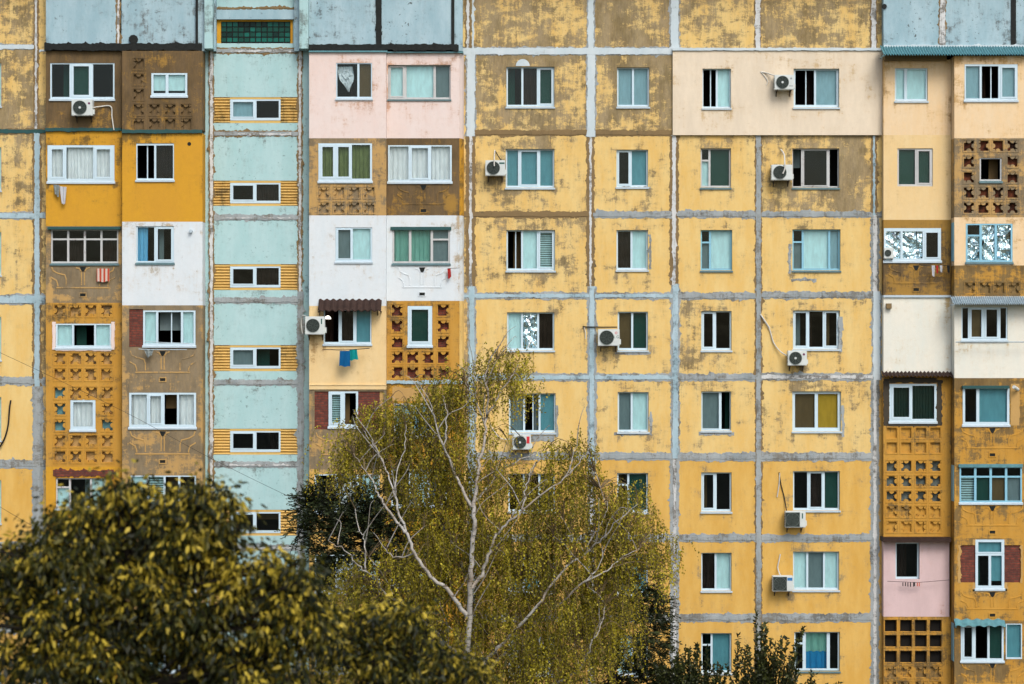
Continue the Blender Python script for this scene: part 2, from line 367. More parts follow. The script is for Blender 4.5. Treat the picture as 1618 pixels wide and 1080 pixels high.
def window(x0, y0, x1, y1, d, spec, fr='upvc', bar=2.3, mull=3.2, sill='sill', rec=.1, sash=2.1, label=None, bot=None, fill_gap=.1, top=None, rail=.3):
    NW[0] += 1
    xa, xb, za, zb = rect(x0, y0, x1, y1, d); u = S
    g = .004; xa += g; xb -= g; za += g; zb -= g
    b = bar*u; bt = (bot if bot else bar+.8)*u; tp = (top if top is not None else max(bar-.6, 1.2))*u; f0, f1 = d-rec-.07, d-rec
    mb = MB()
    mb.box(xa, xa+b, za, zb, f0, f1); mb.box(xb-b, xb, za, zb, f0, f1)
    mb.box(xa+b, xb-b, za, za+bt, f0, f1-.001); mb.box(xa+b, xb-b, zb-tp, zb, f0, f1-.001)
    ix0, ix1, iz0, iz1 = xa+b, xb-b, za+bt, zb-tp
    toks = spec.split(); ws = [float(''.join(c for c in t[1:] if c.isdigit())) for t in toks]; tot = sum(ws); mw = mull*u
    xx = ix0; avail = (ix1-ix0)-mw*(len(toks)-1); panes = []
    for i, t in enumerate(toks):
        wd = avail*ws[i]/tot; panes.append((t[0], t.lstrip('KOBbGWTDgYRCZVEUFL').lstrip('0123456789'), xx, xx+wd)); xx += wd
        if i < len(toks)-1: mb.box(xx, xx+mw, iz0, iz1, f0+.002, f1-.003); xx += mw
    gl = MB(); fills = []; deep = []
    for (ty, fl, pa, pb) in panes:
        za_, zb_ = iz0, iz1; sw = sash*u
        if 's' in fl:
            mb.box(pa, pa+sw, za_, zb_, f0+.012, f1+.012); mb.box(pb-sw, pb, za_, zb_, f0+.012, f1+.012)
            mb.box(pa+sw, pb-sw, za_, za_+sw, f0+.012, f1+.011); mb.box(pa+sw, pb-sw, zb_-sw, zb_, f0+.012, f1+.011)
            pa += sw; pb -= sw; za_ += sw; zb_ -= sw
        if 't' in fl:
            zt = zb_-(zb_-za_)*rail; mb.box(pa, pb, zt-.03, zt+.03, f0+.01, f1-.006)
        if 'o' in fl:   # half open sliding sash: a second stile
            q = pa+(pb-pa)*.55; mb.box(q, q+.035, za_, zb_, f0-.04, f0-.01)
        if ty in 'KO' and random.random() < .6:
            q = random.random(); wq = (pb-pa)*random.uniform(.3,.6)
            if q < .4: deep.append((random.choice('DRGC'), pa-.02, pa+wq, za_-.02, zb_+.02))
            elif q < .8: deep.append((random.choice('DRGC'), pb-wq, pb+.02, za_-.02, zb_+.02))
            else: deep.append((random.choice('RG'), pa-.02, pb+.02, zb_-(zb_-za_)*random.uniform(.3,.6), zb_+.02))
        if 'f' in fl: fills.append((ty, pa, pb, za_, za_+(zb_-za_)*.47)); fills.append(('E', pa, pb, za_+(zb_-za_)*.47, zb_))
        elif 'h' in fl: fills.append((ty, pa, pa+(pb-pa)*.55, za_, zb_))
        elif 't' in fl and ty not in 'KO' and 'a' not in fl: fills.append((ty, pa, pb, za_, zt-.03))
        elif 'u' in fl: fills.append((ty, pa, pb, za_+(zb_-za_)*.16, zb_))
        elif ty not in 'KO': fills.append((ty, pa, pb, za_, zb_))
        if ty != 'O': gl.add([(pa,-(f0+.03),za_),(pb,-(f0+.03),za_),(pb,-(f0+.03),zb_),(pa,-(f0+.03),zb_)], [(0,1,2,3)])
    w_ = mb.build('window', M[fr], bld)
    if label: w_['label'] = label
    if gl.f: gl.build('glass', M['glass'], w_)
    for (ty, pa, pb, a, b_) in fills:
        gap = fill_gap*(.35 if ty in 'BbGTDYRF' else .8)
        fill_panel(ty, pa-.01, pb+.01, a-.01, b_+.01, -(f0-gap), w_)
    for q in deep: fill_panel(*q, -(f0-random.uniform(.35,.6)), w_)
    if sill:
        sm = MB(); x_a, x_b = xa-.03, xb+.03
        zt = za+.012; y1_ = -(d+.045); y0_ = -(f1-.0)
        sm.add([(x_a,y1_,zt-.035),(x_b,y1_,zt-.035),(x_b,y0_+.001,zt),(x_a,y0_+.001,zt),(x_a,y1_,zt-.085),(x_b,y1_,zt-.085),(x_b,-d-.002,zt-.085),(x_a,-d-.002,zt-.085),(x_a,-d-.002,zt-.02),(x_b,-d-.002,zt-.02)],
               [(0,1,2,3),(4,5,1,0),(7,6,5,4),(4,0,8,7),(5,6,9,1)])
        sm.build('window_sill', M[sill], w_)
    return w_
# ============================================================ main field (E)
XC = [(750,928),(940,1060),(1072,1191),(1204,1379)]
YR = [(-60,75),(86,206),(214,334),(344,462),(472,592),(601,716),(725,846),(855,971),(980,1098)]
win = {
 (1,0): (800,105,876,168,'K33 C33 D34s',{}), (1,1): (975,106,1026,168,'b50 b50',{}),
 (2,0): (799,235,876,296,'T26 T44s T30',{}), (2,1): (974,236,1024,295,'K45s T55',{'sash':2}),
 (2,2): (1107,234,1155,296,'B26t D74',{'fr':'wood','sill':'bsill'}), (2,3): (1252,234,1326,296,'O20 K60s O20',{'fr':'wood','sill':'bsill','sash':1.6,'bar':1.4,'fill_gap':.4}),
 (3,0): (800,363,877,427,'O32o B33 L35s',{}), (3,1): (974,363,1024,426,'C48 B52',{}),
 (3,2): (1107,363,1157,427,'G27t B73',{'fr':'bwood','sill':'bsill'}), (3,3): (1252,362,1328,427,'G20t B60 b20',{'fr':'bwood','sill':'bsill'}),
 (4,0): (801,493,876,553,'B31 F35 C34',{}), (4,1): (976,492,1024,553,'R48 D52',{'bar':2.4}),
 (4,2): (1108,491,1156,553,'K46s K54',{'sash':2.2}), (4,3): (1253,490,1327,551,'K33s K34 K33s',{'sash':2}),
 (5,0): (804,621,878,683,'G32 O34o T34',{}), (5,1): (976,619,1025,682,'G45 B55',{}),
 (5,2): (1108,618,1155,680,'G68s O32',{'bar':1.2,'sash':1}), (5,3): (1252,618,1329,681,'R50 Y50',{'bar':4.5,'mull':5}),
 (6,0): (803,748,877,808,'K33 K34 D33',{}), (6,1): (975,747,1024,809,'K34t D66',{}),
 (6,2): (1108,746,1156,808,'K48s K52',{'sash':2.2}), (6,3): (1253,744,1327,806,'K33 C34s D33',{'sash':1.8}),
 (7,0): (803,875,877,937,'G33 T34 K33',{}), (7,1): (975,876,1024,938,'T50 T50',{}),
 (7,2): (1108,873,1156,933,'C48 B52',{'bar':2}), (7,3): (1253,871,1326,932,'B31 G38 B31',{'bar':2.4}),
 (8,0): (803,1003,877,1066,'W33 K34 W33',{}), (8,1): (975,1003,1024,1066,'B50 K50',{}),
 (8,2): (1108,1000,1156,1063,'K32t T68',{}), (8,3): (1255,998,1327,1060,'K20t U58f K22',{'sill':'bsill','mull':5}),
}
WEAR = [[.6,.7,.48,.58],[.5,.5,0,0],[.34,.25,.27,.43],[.3,.2,.16,.21],[.23,.18,.22,.21],[.18,.2,.17,.26],[.1,.12,.13,.16],[.1,.11,.14,.15],[.1,.11,.17,.17]]
def wf(r, c):
    def f(x, y):
        v = 0
        if r == 1: v += .22*max(0, 1-(y-86)/40) + (.12 if x > 1040 else 0)
        if (r, c) == (4, 2): v += .5*max(0, 1-math.hypot((x-1085)/28, (y-565)/40))+.35*max(0, 1-math.hypot((x-1085)/26, (y-490)/25))
        if (r, c) == (5, 3): v += .3*max(0, 1-math.hypot((x-1355)/26, (y-640)/50))
        if (r, c) == (2, 3): v += .3*max(0, 1-abs(x-1345)/30)
        if (r, c) == (5, 1): v += .25*max(0, 1-math.hypot((x-950)/20, (y-650)/45))
        if (r, c) == (4, 0): v += .25*max(0, 1-math.hypot((x-915)/25, (y-570)/35))
        return v
    return f
for r, (ya, yb) in enumerate(YR):
    for c, (xl, xr) in enumerate(XC):
        if r == 1 and c >= 2: continue
        # panels meet under the joints
        X0, X1, Y0, Y1 = xl-5.5, xr+5.5, ya-4.5, yb+4.5
        if c == 0: X0 = 742
        h = win.get((r, c)); holes = [h[:4]] if h else []
        wall('wall_panel', X0, Y0, X1, Y1, 0, M['yellow'] if r < 6 else M['yellow_deep'], holes, WEAR[r][c], wfn=wf(r, c))
        if h: window(*h[:4], 0, h[4], **h[5])
# beige insulated flat, two windows
h3, h4 = (1110,108,1155,170), (1254,108,1326,169)
wall('insulated_wall', 1063, 80, 1397, 213, .1, M['beige'], [h3, h4], .18, th=.3, halo=.2, wfn=lambda x, y: .3*max(0, 1-abs(x-1287)/5)*(1 if y < 108 else .2)+.25*max(0, 1-abs(x-1296)/6)*(1 if 172 < y < 213 else 0))
window(*h3, .1, 'O52o B48', bar=1.6, rec=.12); window(*h4, .1, 'O48o b52', bar=3.2, rec=.12, top=2)
mb = MB(); ragged(mb, 1062, 76, 1398, 80, .03, .12, .008); mb.build('flashing_strip', M['jw'], bld)
# strip right of the field and strip left of it
wall('wall_strip', 1384.5, -60, 1396, 80, 0, M['yellow'], (), .5)
wall('wall_strip', 1384.5, 213, 1396, 480, 0, M['yellow'], (), .25)
wall('wall_strip', 1384.5, 480, 1396, 1230, 0, M['yellow_deep'], (), .25)
wall('wall_strip', 730, -60, 742, 1230, 0, M['yellow'], (), .42)
wall('plinth', 742, 1102.5, 1384.5, 1230, 0, M['greyren'], [(803,1130,877,1190),(975,1130,1024,1190),(1108,1130,1156,1190),(1252,1130,1328,1190)], .5)
for a in ((803,877),(975,1024),(1108,1156),(1252,1328)): window(a[0],1130,a[1],1190,0,'K50 K50')
def joint(segs, d=0, base=None, name='panel_joint'):
    """segs: (x0,y0,x1,y1,key, halo px)"""
    keys = ['jg','jw','jc','jb','jbr','jt','mint','tar']
    for (x0, y0, x1, y1, k, hw) in segs:
        mb = MB(); vert = abs(y1-y0) > abs(x1-x0)
        if hw: ragged(mb, x0-(hw if vert else 0), y0-(0 if vert else hw), x1+(hw if vert else 0), y1+(0 if vert else hw), d, .006+random.random()*.002, .026, 4 if k in ('jbr',) or y0 < 300 and k != 'jw' else 0)
        sh = random.uniform(.5,1.7); x0, x1, y0, y1 = (x0+sh, x1-sh, y0, y1) if vert else (x0, x1, y0+sh, y1-sh)
        ragged(mb, x0, y0, x1, y1, d, .02+random.random()*.004, .016 if k != 'jw' else .016, keys.index(k))
        mb.build(name, [M[q] for q in keys], bld)
joint([(737,-60,742,76,'jc',2),(745,-60,750,76,'jw',0),(737,76,751,215,'jw',1),(740,215,747,452,'jc',4),(741,452,750,1230,'jb',2)])
joint([(929,-60,938,76,'jw',2),(927,76,941,216,'jw',1),(930,216,936,452,'jc',3),(930,452,940,735,'jb',2),(931,735,938,1100,'jc',2)])
joint([(1059,-60,1073,76,'jw',1),(1061,213,1069,450,'jc',3),(1062,448,1072,724,'jb',2),(1062,724,1070,1230,'jc',3)])
joint([(1193,-60,1202,76,'jc',1),(1194,213,1203,1230,'jg',1)])
joint([(1376,-60,1385,76,'jc',1),(1378,214,1384,340,'jb',2),(1379,340,1386,460,'jc',3),(1379,460,1391,600,'jw',1.5),(1379,600,1386,1230,'jc',3)])
joint([(728,75,1063,86,'jw',.7)])
joint([(750,206,928,213,'jbr',1),(941,206,1062,214,'jbr',1)])
joint([(733,335,931,342,'jbr',1.5),(937,335,1062,343,'jg',1.5),(1069,334,1194,342,'jg',1.5),(1203,335,1396,342,'jg',1.5)])
joint([(722,463,931,471,'jb',1.5),(940,463,1063,471,'jb',1.5),(1071,463,1194,471,'jg',1.5),(1203,462,1379,470,'jg',1.5),(1215,465,1300,469,'jc',0)])
joint([(742,592,931,600,'jb',2),(940,592,1063,600,'jb',2),(1071,592,1194,600,'jg',2),(1203,591,1379,599,'jc',2)])
joint([(742,716,931,724,'jg',2),(940,717,1062,725,'jg',2),(1071,717,1194,726,'jg',2),(1203,717,1379,726,'jg',2)])
joint([(742,846,931,854,'jg',2),(940,846,1062,854,'jg',2),(1071,846,1194,854,'jg',2),(1203,846,1379,854,'jg',2)])
joint([(742,972,931,980,'jg',2),(940,972,1062,980,'jg',2),(1071,972,1194,980,'jg',2.5),(1203,972,1379,980,'jg',2.5)])
joint([(742,1098,1384,1106,'jg',2)])
# mortar patches round some windows
mb = MB()
for (a, b, c, e) in ((838,688,876,697),(970,683,1030,687),(1026,650,1030,684),(1104,683,1160,687),(1330,640,1334,690),(972,295,1028,297.5),(878,640,881,690),(1325,500,1331,556),(972,557,1028,560),(1246,385,1250,432),(1250,440,1290,443),(1026,370,1029,425)):
    mb = MB(); ragged(mb, a, b, c, e, 0, .007, .02, 0); mb.build('mortar_patch', M['jg'], bld)
mb = MB(); mb.disc((X(826), Z(104)), 11*S, 0, .012, 14, a0=0, a1=math.pi); mb.build('plaster_patch', M['jw'], bld)
# ============================================================ far left field (A)
AY = [(-60,70),(79,202),(212,337),(346,470),(480,600),(607,729),(738,858),(866,990),(998,1098)]
for r, (ya, yb) in enumerate(AY):
    h = None
    if r >= 1: h = (-72, ya+20, 2, ya+88)
    wall('wall_panel', -130, ya-4.5, 56, yb+4.5, 0, M['yellow'] if r < 6 else M['yellow_deep'], [h] if h else [], [.55,.6,.36,.16,.08,.06,.06,.1,.1][r], halo=.1,
         wfn=(lambda x, y: .22*max(0, 1-abs(x-27)/9)) if r in (2,3) else None)
    if h: window(*h, 0, 'W33 K34 B33')
wall('wall_strip', 56, -60, 72.5, 1230, 0, M['yellow'], (), .4)
wall('plinth', -130, 1102.5, 56, 1230, 0, M['greyren'], (), .4)
joint([(54,-60,60,203,'jc',1),(53,209,64,610,'jb',1.5),(54,610,65,1230,'jg',3)])
joint([(-130,70,54,77,'jw',.5),(62,77,72,82,'jw',0)]); joint([(-130,203,72,211,'jt',.5)]); joint([(-130,336,72,345,'jb',1.5)])
joint([(-130,466,72,480,'jb',1)]); joint([(-130,597,72,606,'jg',2)]); joint([(-130,728,72,738,'jg',2)]); joint([(-130,858,72,866,'jg',2)]); joint([(-130,990,72,998,'jg',2)])
# ============================================================ lattice blocks and relief parapets
def lattice(name, x0, y0, x1, y1, d, mat, xs, ys, size, win_rect=None, closed_rows=(), skip=(), wear=.1, back='brick', square=False, extra_holes=(), teal=(), plainrows=(), nobump=()):
    """perforated concrete block wall: xs, ys block corners in pixels"""
    holes = list(extra_holes); cells = []
    if win_rect: holes.append(win_rect)
    m_ = 2.6 if square else 2
    for j, y in enumerate(ys):
        for i, x in enumerate(xs):
            if (i, j) in skip: continue
            if win_rect and not (x+size < win_rect[0]+1 or x > win_rect[2]-1 or y+size < win_rect[1]+1 or y > win_rect[3]-1): continue
            cells.append((i, j, x, y)); mm = 1.2 if j in nobump else m_; holes.append((x+mm, y+mm, x+size-mm, y+size-mm))
    o = wall(name, x0, y0, x1, y1, d, mat, holes, wear, th=.16, halo=.15, top=.1)
    mb = MB(); bk = MB(); W = 0
    for (i, j, x, y) in cells:
        mm = 1.2 if j in nobump else m_; xa, xb, za, zb = rect(x+mm, y+mm, x+size-mm, y+size-mm, d); cx, cz = (xa+xb)/2, (za+zb)/2; w_ = xb-xa; r = w_*.24
        cl = j in closed_rows
        depth = .075 if cl else .14
        if j not in nobump and j not in plainrows:
            sides = random.sample([0,1,2,3], random.choice((2,2,3,3))); f0, f1 = d-depth, d-.004
            if random.random() < .7 and 3 not in sides: sides.append(3)
            for s_ in sides:
                if s_ == 0: mb.disc((cx, za), r, f0, f1, 8, a0=0, a1=math.pi)
                if s_ == 1: mb.disc((xb, cz), r, f0, f1, 8, a0=math.pi/2, a1=1.5*math.pi)
                if s_ == 2: mb.disc((xa, cz), r, f0, f1, 8, a0=-math.pi/2, a1=math.pi/2)
                if s_ == 3: mb.disc((cx, zb), r, f0, f1, 8, a0=math.pi, a1=2*math.pi)
            q = w_*.2
            for (ax, az) in random.sample([(xa,za),(xb-q,za),(xa,zb-q),(xb-q,zb-q)], random.choice((1,2,2))):
                mb.box(ax+.001, ax+q-.001, az+.001, az+q-.001, f0, f1-.002)
        # raised rim of the block
        a, b_, c, e = rect(x-.5, y-.5, x+size+.5, y+size+.5, d); t_ = .028
        mb.box(a, b_, e-t_, e, d-.003, d+.014); mb.box(a, b_, c, c+t_, d-.003, d+.0135); mb.box(a, a+t_, c+t_, e-t_, d-.003, d+.013); mb.box(b_-t_, b_, c+t_, e-t_, d-.003, d+.0125)
        bd = .08 if cl else .15
        bk.box(xa-.02, xb+.02, za-.02, zb+.02, d-bd-.02, d-bd, 1 if cl or j in plainrows else (2 if (i, j) in teal else 0))
    if mb.v:
        mb.wear = [wear+.12]*len(mb.v); mb.build('block_relief', mat, o)
    if bk.v:
        bk.wear = [wear+.15]*len(bk.v); bk.build('block_infill', [M[back], mat, M['teal_tin']], o)
    return o
def relief(x0, y0, x1, y1, d, mat, parent, wear=.3):
    """cast parapet pattern: central stem, curling arms, drain slot"""
    w_ = x1-x0; cx = (x0+x1)/2; u = S; mb = MB()
    def L(pts, wd=1.6):
        mb.ribbon([(X(a, d), Z(b, d)) for a, b in pts], wd*u, d-.002, d+.013)
    h = y1-y0
    L([(cx-2.4,y0+8),(cx-2.4,y0+h*.58)]); L([(cx+2.4,y0+8),(cx+2.4,y0+h*.58)])
    for s_ in (-1, 1):
        L([(cx+s_*2.4,y0+9),(cx+s_*6,y0+4),(cx+s_*11,y0+2.5)])
        L([(cx+s_*w_*.45,y0+h*.02),(cx+s_*w_*.43,y0+h*.14),(cx+s_*w_*.36,y0+h*.22),(cx+s_*w_*.26,y0+h*.27),(cx+s_*w_*.24,y0+h*.4),(cx+s_*w_*.24,y0+h*.6)])
        L([(cx+s_*w_*.46,y0+h*.34),(cx+s_*w_*.38,y0+h*.44),(cx+s_*w_*.36,y0+h*.56),(cx+s_*w_*.36,y0+h*.62)])
    L([(x0+w_*.12,y0+h*.66),(x1-w_*.12,y0+h*.66)], 1.8)
    a = rect(cx-6, y1-h*.2, cx+6, y1-h*.2+8, d); t_ = .035
    mb.box(a[0], a[1], a[3]-t_, a[3], d-.002, d+.02); mb.box(a[0], a[1], a[2], a[2]+t_, d-.002, d+.02)
    mb.box(a[0], a[0]+t_, a[2]+t_, a[3]-t_, d-.002, d+.02); mb.box(a[1]-t_, a[1], a[2]+t_, a[3]-t_, d-.002, d+.02)
    mb.wear = [wear-.12]*len(mb.v)
    o = mb.build('parapet_relief', mat, parent)
    k = MB(); k.box(a[0]+t_, a[1]-t_, a[2]+t_, a[3]-t_, d, d+.004); k.build('drain_slot', M['tar'], parent)
    k = MB(); p_ = [(cx-5,y0+1),(cx+5,y0+1),(cx+2,y0+9),(cx-2,y0+9)]
    k.add([(X(a,d), -d-.005, Z(b,d)) for a, b in p_][::-1], [(0,1,2,3)]); k.build('drain_mouth', M['tar'], parent)
def brickpatch(x0, y0, x1, y1, d):
    mb = MB(); mb.pbox(x0, y0, x1, y1, d-.15, d-.04); return mb.build('brick_infill', M['brick'], bld)
def awning_tiles(x0, y0, x1, y1, d, out, mat, per=9, name='awning', steps=3):
    """wavy tiled or corrugated canopy sloping down and outwards"""
    mb = MB(); xa, xb = X(x0, d+out), X(x1, d+out); zt, zb = Z(y0, d), Z(y1, d+out); n = int((xb-xa)/(per*S)*8); rows = steps*2+1
    for r_ in range(rows):
        f = (r_//2+r_ % 2)/(steps+.0) if steps > 1 else r_/(rows-1)
        f = min(1, (r_+1)//2/steps)
        for i in range(n+1):
            x = xa+(xb-xa)*i/n; a = .028*math.sin(i/8*2*math.pi)
            z = zt+(zb-zt)*f+a+(.03 if r_ % 2 == 0 and steps > 1 else 0)
            mb.v.append((x, -(d+out*f), z))
    for r_ in range(rows-1):
        for i in range(n):
            q = r_*(n+1)+i; mb.f.append((q, q+n+1, q+n+2, q+1)); mb.m.append(0)
    mb.box(xa, xa+.03, zb-.05, zb+.0, d, d+out-.03); mb.box(xb-.03, xb, zb-.05, zb+.0, d, d+out-.03)
    return mb.build(name, mat, bld)
# ============================================================ left loggias (B)
d1, d2 = .45, .8
B1, B2 = (72.5, 192.5), (193, 320)
wall('attic_panel', B1[0], -60, 186, 70, d1, M['sky'], (), .18); wall('attic_panel', 192, -60, 309, 70, d1, M['sky'], (), .3)
joint([(184,-60,190,70,'jc',1)], d1)
mb = MB(); mb.pbox(309, -60, 313, 76, 0, d1+.1); ragged(mb, 71, 69, 320, 80, d1+.02, .12, .022, 0); mb.pbox(72, 69, 320, 79, 0, d1+.02)
mb.disc((X(211,d1), Z(62,d1)), .16, d1, d1+.06, 9); mb.build('bitumen_seal', M['tar'], bld)
h = (79,99,181,156); wall('balcony', B1[0], 80, B1[1], 202, d1, M['brown'], [h], .72, wfn=lambda x, y: -.25*max(0, 1-math.hypot((x-150)/40, (y-190)/25)))
window(*h, d1, 'K31 D34s K35', rec=.02, sash=3.2)
mb = MB(); ragged(mb, 72, 202, 192, 207, d1, .08, .01); ragged(mb, 193, 205, 320, 210, d2, .08, .01); mb.build('ledge', M['jt'], bld)
h = (75,229,181,287); w0 = wall('balcony', B1[0], 207, B1[1], 357, d1, M['ochre'], [h], .12, halo=.25, wfn=lambda x, y: .25*max(0, 1-(192-x)/8))  # extra wear at the right edge paints in the corner shade beside B2
window(*h, d1, 'W25s W46 W29s', rec=-.01, bar=4, mull=2.5, sash=3, sill='sill')
h = (80,362,187,416); wall('balcony', B1[0], 357, B1[1], 478, d1, M['greyren'], [h], .8, wfn=lambda x, y: -.4*(1 if (x < 80 or x > 184) else 0)-.35*max(0, 1-abs(y-470)/8))
window(*h, d1, 'K25t C25t K25t C25t', fr='wood', rec=.05, sill='bsill', rail=.28); 
mb = MB(); mb.pbox(75, 358, 190, 362, d1-.01, d1+.12); mb.build('ledge', M['jt'], bld)
bp = w0
relief(76, 420, 186, 472, d1, M['greyren'], bpy.data.objects[w0.name], .5)
h = (88,511,176,549)
lattice('balcony', B1[0], 478, B1[1], 605, d1, M['ochre2'], [84,109,133,158], [480,556,581], 21, h, closed_rows=(), wear=.26, back='greyren')
window(*h, d1, 'B30 O42 B28', rec=.0, bar=2.6, sill='sill', label='low white three-pane window set among pierced yellow blocks')
mb = MB(); 
for q in ((83,508,88,552),(176,508,181,552),(88,551.5,176,554)): ragged(mb, *q, d1, .03, .01)
mb.build('window_surround', M['pink'], bld)
h = (111,631,151,679)
lattice('balcony', B1[0], 605, B1[1], 737, d1, M['ochre2'], [84,109,134,159], [610,635.5,661,686,711], 21, h, closed_rows=(), wear=.17, back='greyren', teal=((0,0),(0,1),(0,2),(3,2)), skip=((1,1),(2,1),(1,2),(2,2)))
window(*h, d1, 'W100', rec=.0, bar=4.5, sill='sill')
h = (88,755,168,803); wall('balcony', B1[0], 737, B1[1], 866, d1, M['ochre'], [h], .15)
window(*h, d1, 'B26t K44 B30', fr='wood', rec=.05, sill='sill')
mb = MB(); ragged(mb, 84, 742, 180, 753, d1, .02, .03); mb.build('broken_brick_lintel', M['brick'], bld)
for k, (ya, yb) in enumerate(((866,993),(993,1230))):
    h = (90,ya+17,165,ya+82); wall('balcony', B1[0], ya, B1[1], yb, d1, M['ochre'], [h], .15); window(*h, d1, 'W50 B50')
# B2
h = (239,115,296,151)
lattice('balcony', B2[0], 80, B2[1], 205, d2, M['brown'], [209,234,259,284], [91,115,139,163,186], 20, h, closed_rows=(0,1,2,3,4), wear=.66, back='brown', skip=((1,0),(2,0),(3,0)))
window(*h, d2, 'B42u B58u', rec=.0, bar=3.2, mull=4.5, sash=0)
h = (215,226,275,284); wall('balcony', B2[0], 210, B2[1], 350, d2, M['ochre'], [h], .06, wfn=lambda x, y: .5*max(0, 1-(y-210)/22)*(1 if x < 245 else .4)+.2*max(0, 1-(y-210)/40)*(x < 240))
window(*h, d2, 'O50o C50', rec=.02, bar=1.6, mull=3, sill='sill', top=3)
mb = MB(); mb.disc((X(299,d2), Z(227,d2)), .065, d2-.01, d2+.005, 12); mb.build('vent_hole', M['tar'], bld)
h = (215,357,275,415); wall('balcony', B2[0], 350, B2[1], 482, d2, M['white'], [h], .14, halo=.15)
window(*h, d2, 'Z50h K50s', rec=.03, bar=2, mull=3, sash=2.5, sill='bsill')
mb = MB(); mb.tube([(X(302,d2), -d2, Z(365,d2)), (X(302,d2), -d2-.12, Z(365,d2))], .06, 10); mb.build('vent_pipe', M['sill'], bld)
h = (226,490,309,546); bk = wall('balcony', B2[0], 482, B2[1], 612, d2, M['greyren'], [(204,488,226,548), h], .78, wfn=lambda x, y: -.4*(x < 197 or x > 314)-.35*(y < 487))
brickpatch(204, 488, 226.3, 548, d2); window(*h, d2, 'B23 O48o B22', rec=.0, bar=3, mull=3.5)
relief(200, 553, 314, 606, d2, M['greyren'], bk, .5)
h = (204,620,310,675); bk = wall('balcony', B2[0], 612, B2[1], 741, d2, M['greyren'], [h], .55, wfn=lambda x, y: .2*max(0, 1-abs(y-715)/22)-.3*(x > 312 or x < 199))
window(*h, d2, 'W27 W24s O22 W26', rec=-.01, bar=3.5, mull=3, sash=2.4)
relief(200, 680, 314, 736, d2, M['greyren'], bk, .2)
for ya, yb in ((741,868),(868,995),(995,1230)):
    h = (206,ya+10,310,ya+66); wall('balcony', B2[0], ya, B2[1], yb, d2, M['greyren'], [h], .3); window(*h, d2, 'B25 L26 O22 K25', rec=0)
# ============================================================ stair strip (C)
dc = .15
CJ = [-60,80,211,343.5,474.5,604.5,734,865,995,1125]
sy = [None,(153,194),(285,325),(417,458),(545,586),(677,718),(805,846),(935,976),(1065,1100)]
swt = {1:'b50s K50',2:'K50s C50',3:'K50s C50',4:'G50s K50',5:'K50s K50',6:'K50s K50',7:'W50 K50',8:'K50 K50'}
h = (341,30,463,68)
wall('stair_panel', 337, -60, 471, 80, dc, M['mint'], [h], .1, halo=.05)
for r in range(1, 9):
    y0, y1 = CJ[r], CJ[r+1]; s0, s1 = sy[r]
    wall('stair_panel', 337, y0, 471, s0, dc, M['mint'], (), .16, top=.25, ret=False); wall('stair_panel', 337, s1, 471, y1, dc, M['mint'], (), .2, top=0, ret=False)
    wx0, wx1 = (363.5, 443.5)
    for (xa_, xb_) in ((337, wx0), (wx1, 471)):
        mb = MB(); a, b, za, zb = rect(xa_, s0, xb_, s1, dc-.03); n = 9*8
        for i in range(n+1):
            z = za+(zb-za)*i/n; y = -(dc-.02)-.028*math.sin(i/8*2*math.pi); mb.v += [(a, y, z), (b, y, z)]
        for i in range(n): mb.f.append((2*i, 2*i+1, 2*i+3, 2*i+2)); mb.m.append(0)
        wv = {1:.32,2:.34,3:.1,4:.14,5:.05,6:.05}.get(r, .05)
        mb.wear = [wv if not (r == 1 or r == 2 or r == 4) or (i//2) < 50 else wv*.5 for i in range(len(mb.v))]; mb.build('corrugated_strip', M['corr'], bld)
    window(wx0, s0+3.5, wx1, s1-4, dc, swt[r], rec=.0, bar=2.8, mull=3.4, sash=1.9, sill=None, bot=4)
    mb = MB(); mb.pbox(wx0-.5, s0-1, wx1+.5, s0+3.4, dc-.1, dc-.01); mb.build('lintel', M['corr'], bld)
    mb = MB(); mb.pbox(wx0, s1-4, wx1, s1, dc-.1, dc-.012); mb.build('sill_band', M['corr'], bld)
jj = []
for r in range(1, 9): jj.append((338, CJ[r]-4, 471, CJ[r]+3.5, 'jg', 1)); jj.append((345+random.random()*40, CJ[r]-1.5, 460, CJ[r]+2, 'jc', 0))
joint(jj, dc)
wall('stair_pilaster', 320, 78, 338, 1230, .1, M['mint'], (), .14); wall('stair_pilaster', 470, 78, 488.5, 1230, .1, M['mint'], (), .14)
joint([(331,80,337,1230,'jc',1)], .152); joint([(471,80,477,460,'jc',1),(470.5,460,479,1230,'jg',1)], .152)
# attic pilasters over the stair strip
for (a, b) in ((313,323),(323,336),(336,341),(465,473),(473,487)):
    dd = {313:.55,323:.75,336:.4,465:.4,473:.75}[a]
    wall('attic_pilaster', a, -60, b, 80 if dd < .7 else 76, dd, M['sky'] if dd < .7 else M['mint'], (), .3, th=dd+.1, ret=False)
mb = MB(); mb.pbox(341, 15, 466, 30, dc, dc+.1); mb.build('attic_band', M['sky'], bld)
joint([(341,11,465,14,'jbr',.5)], dc)
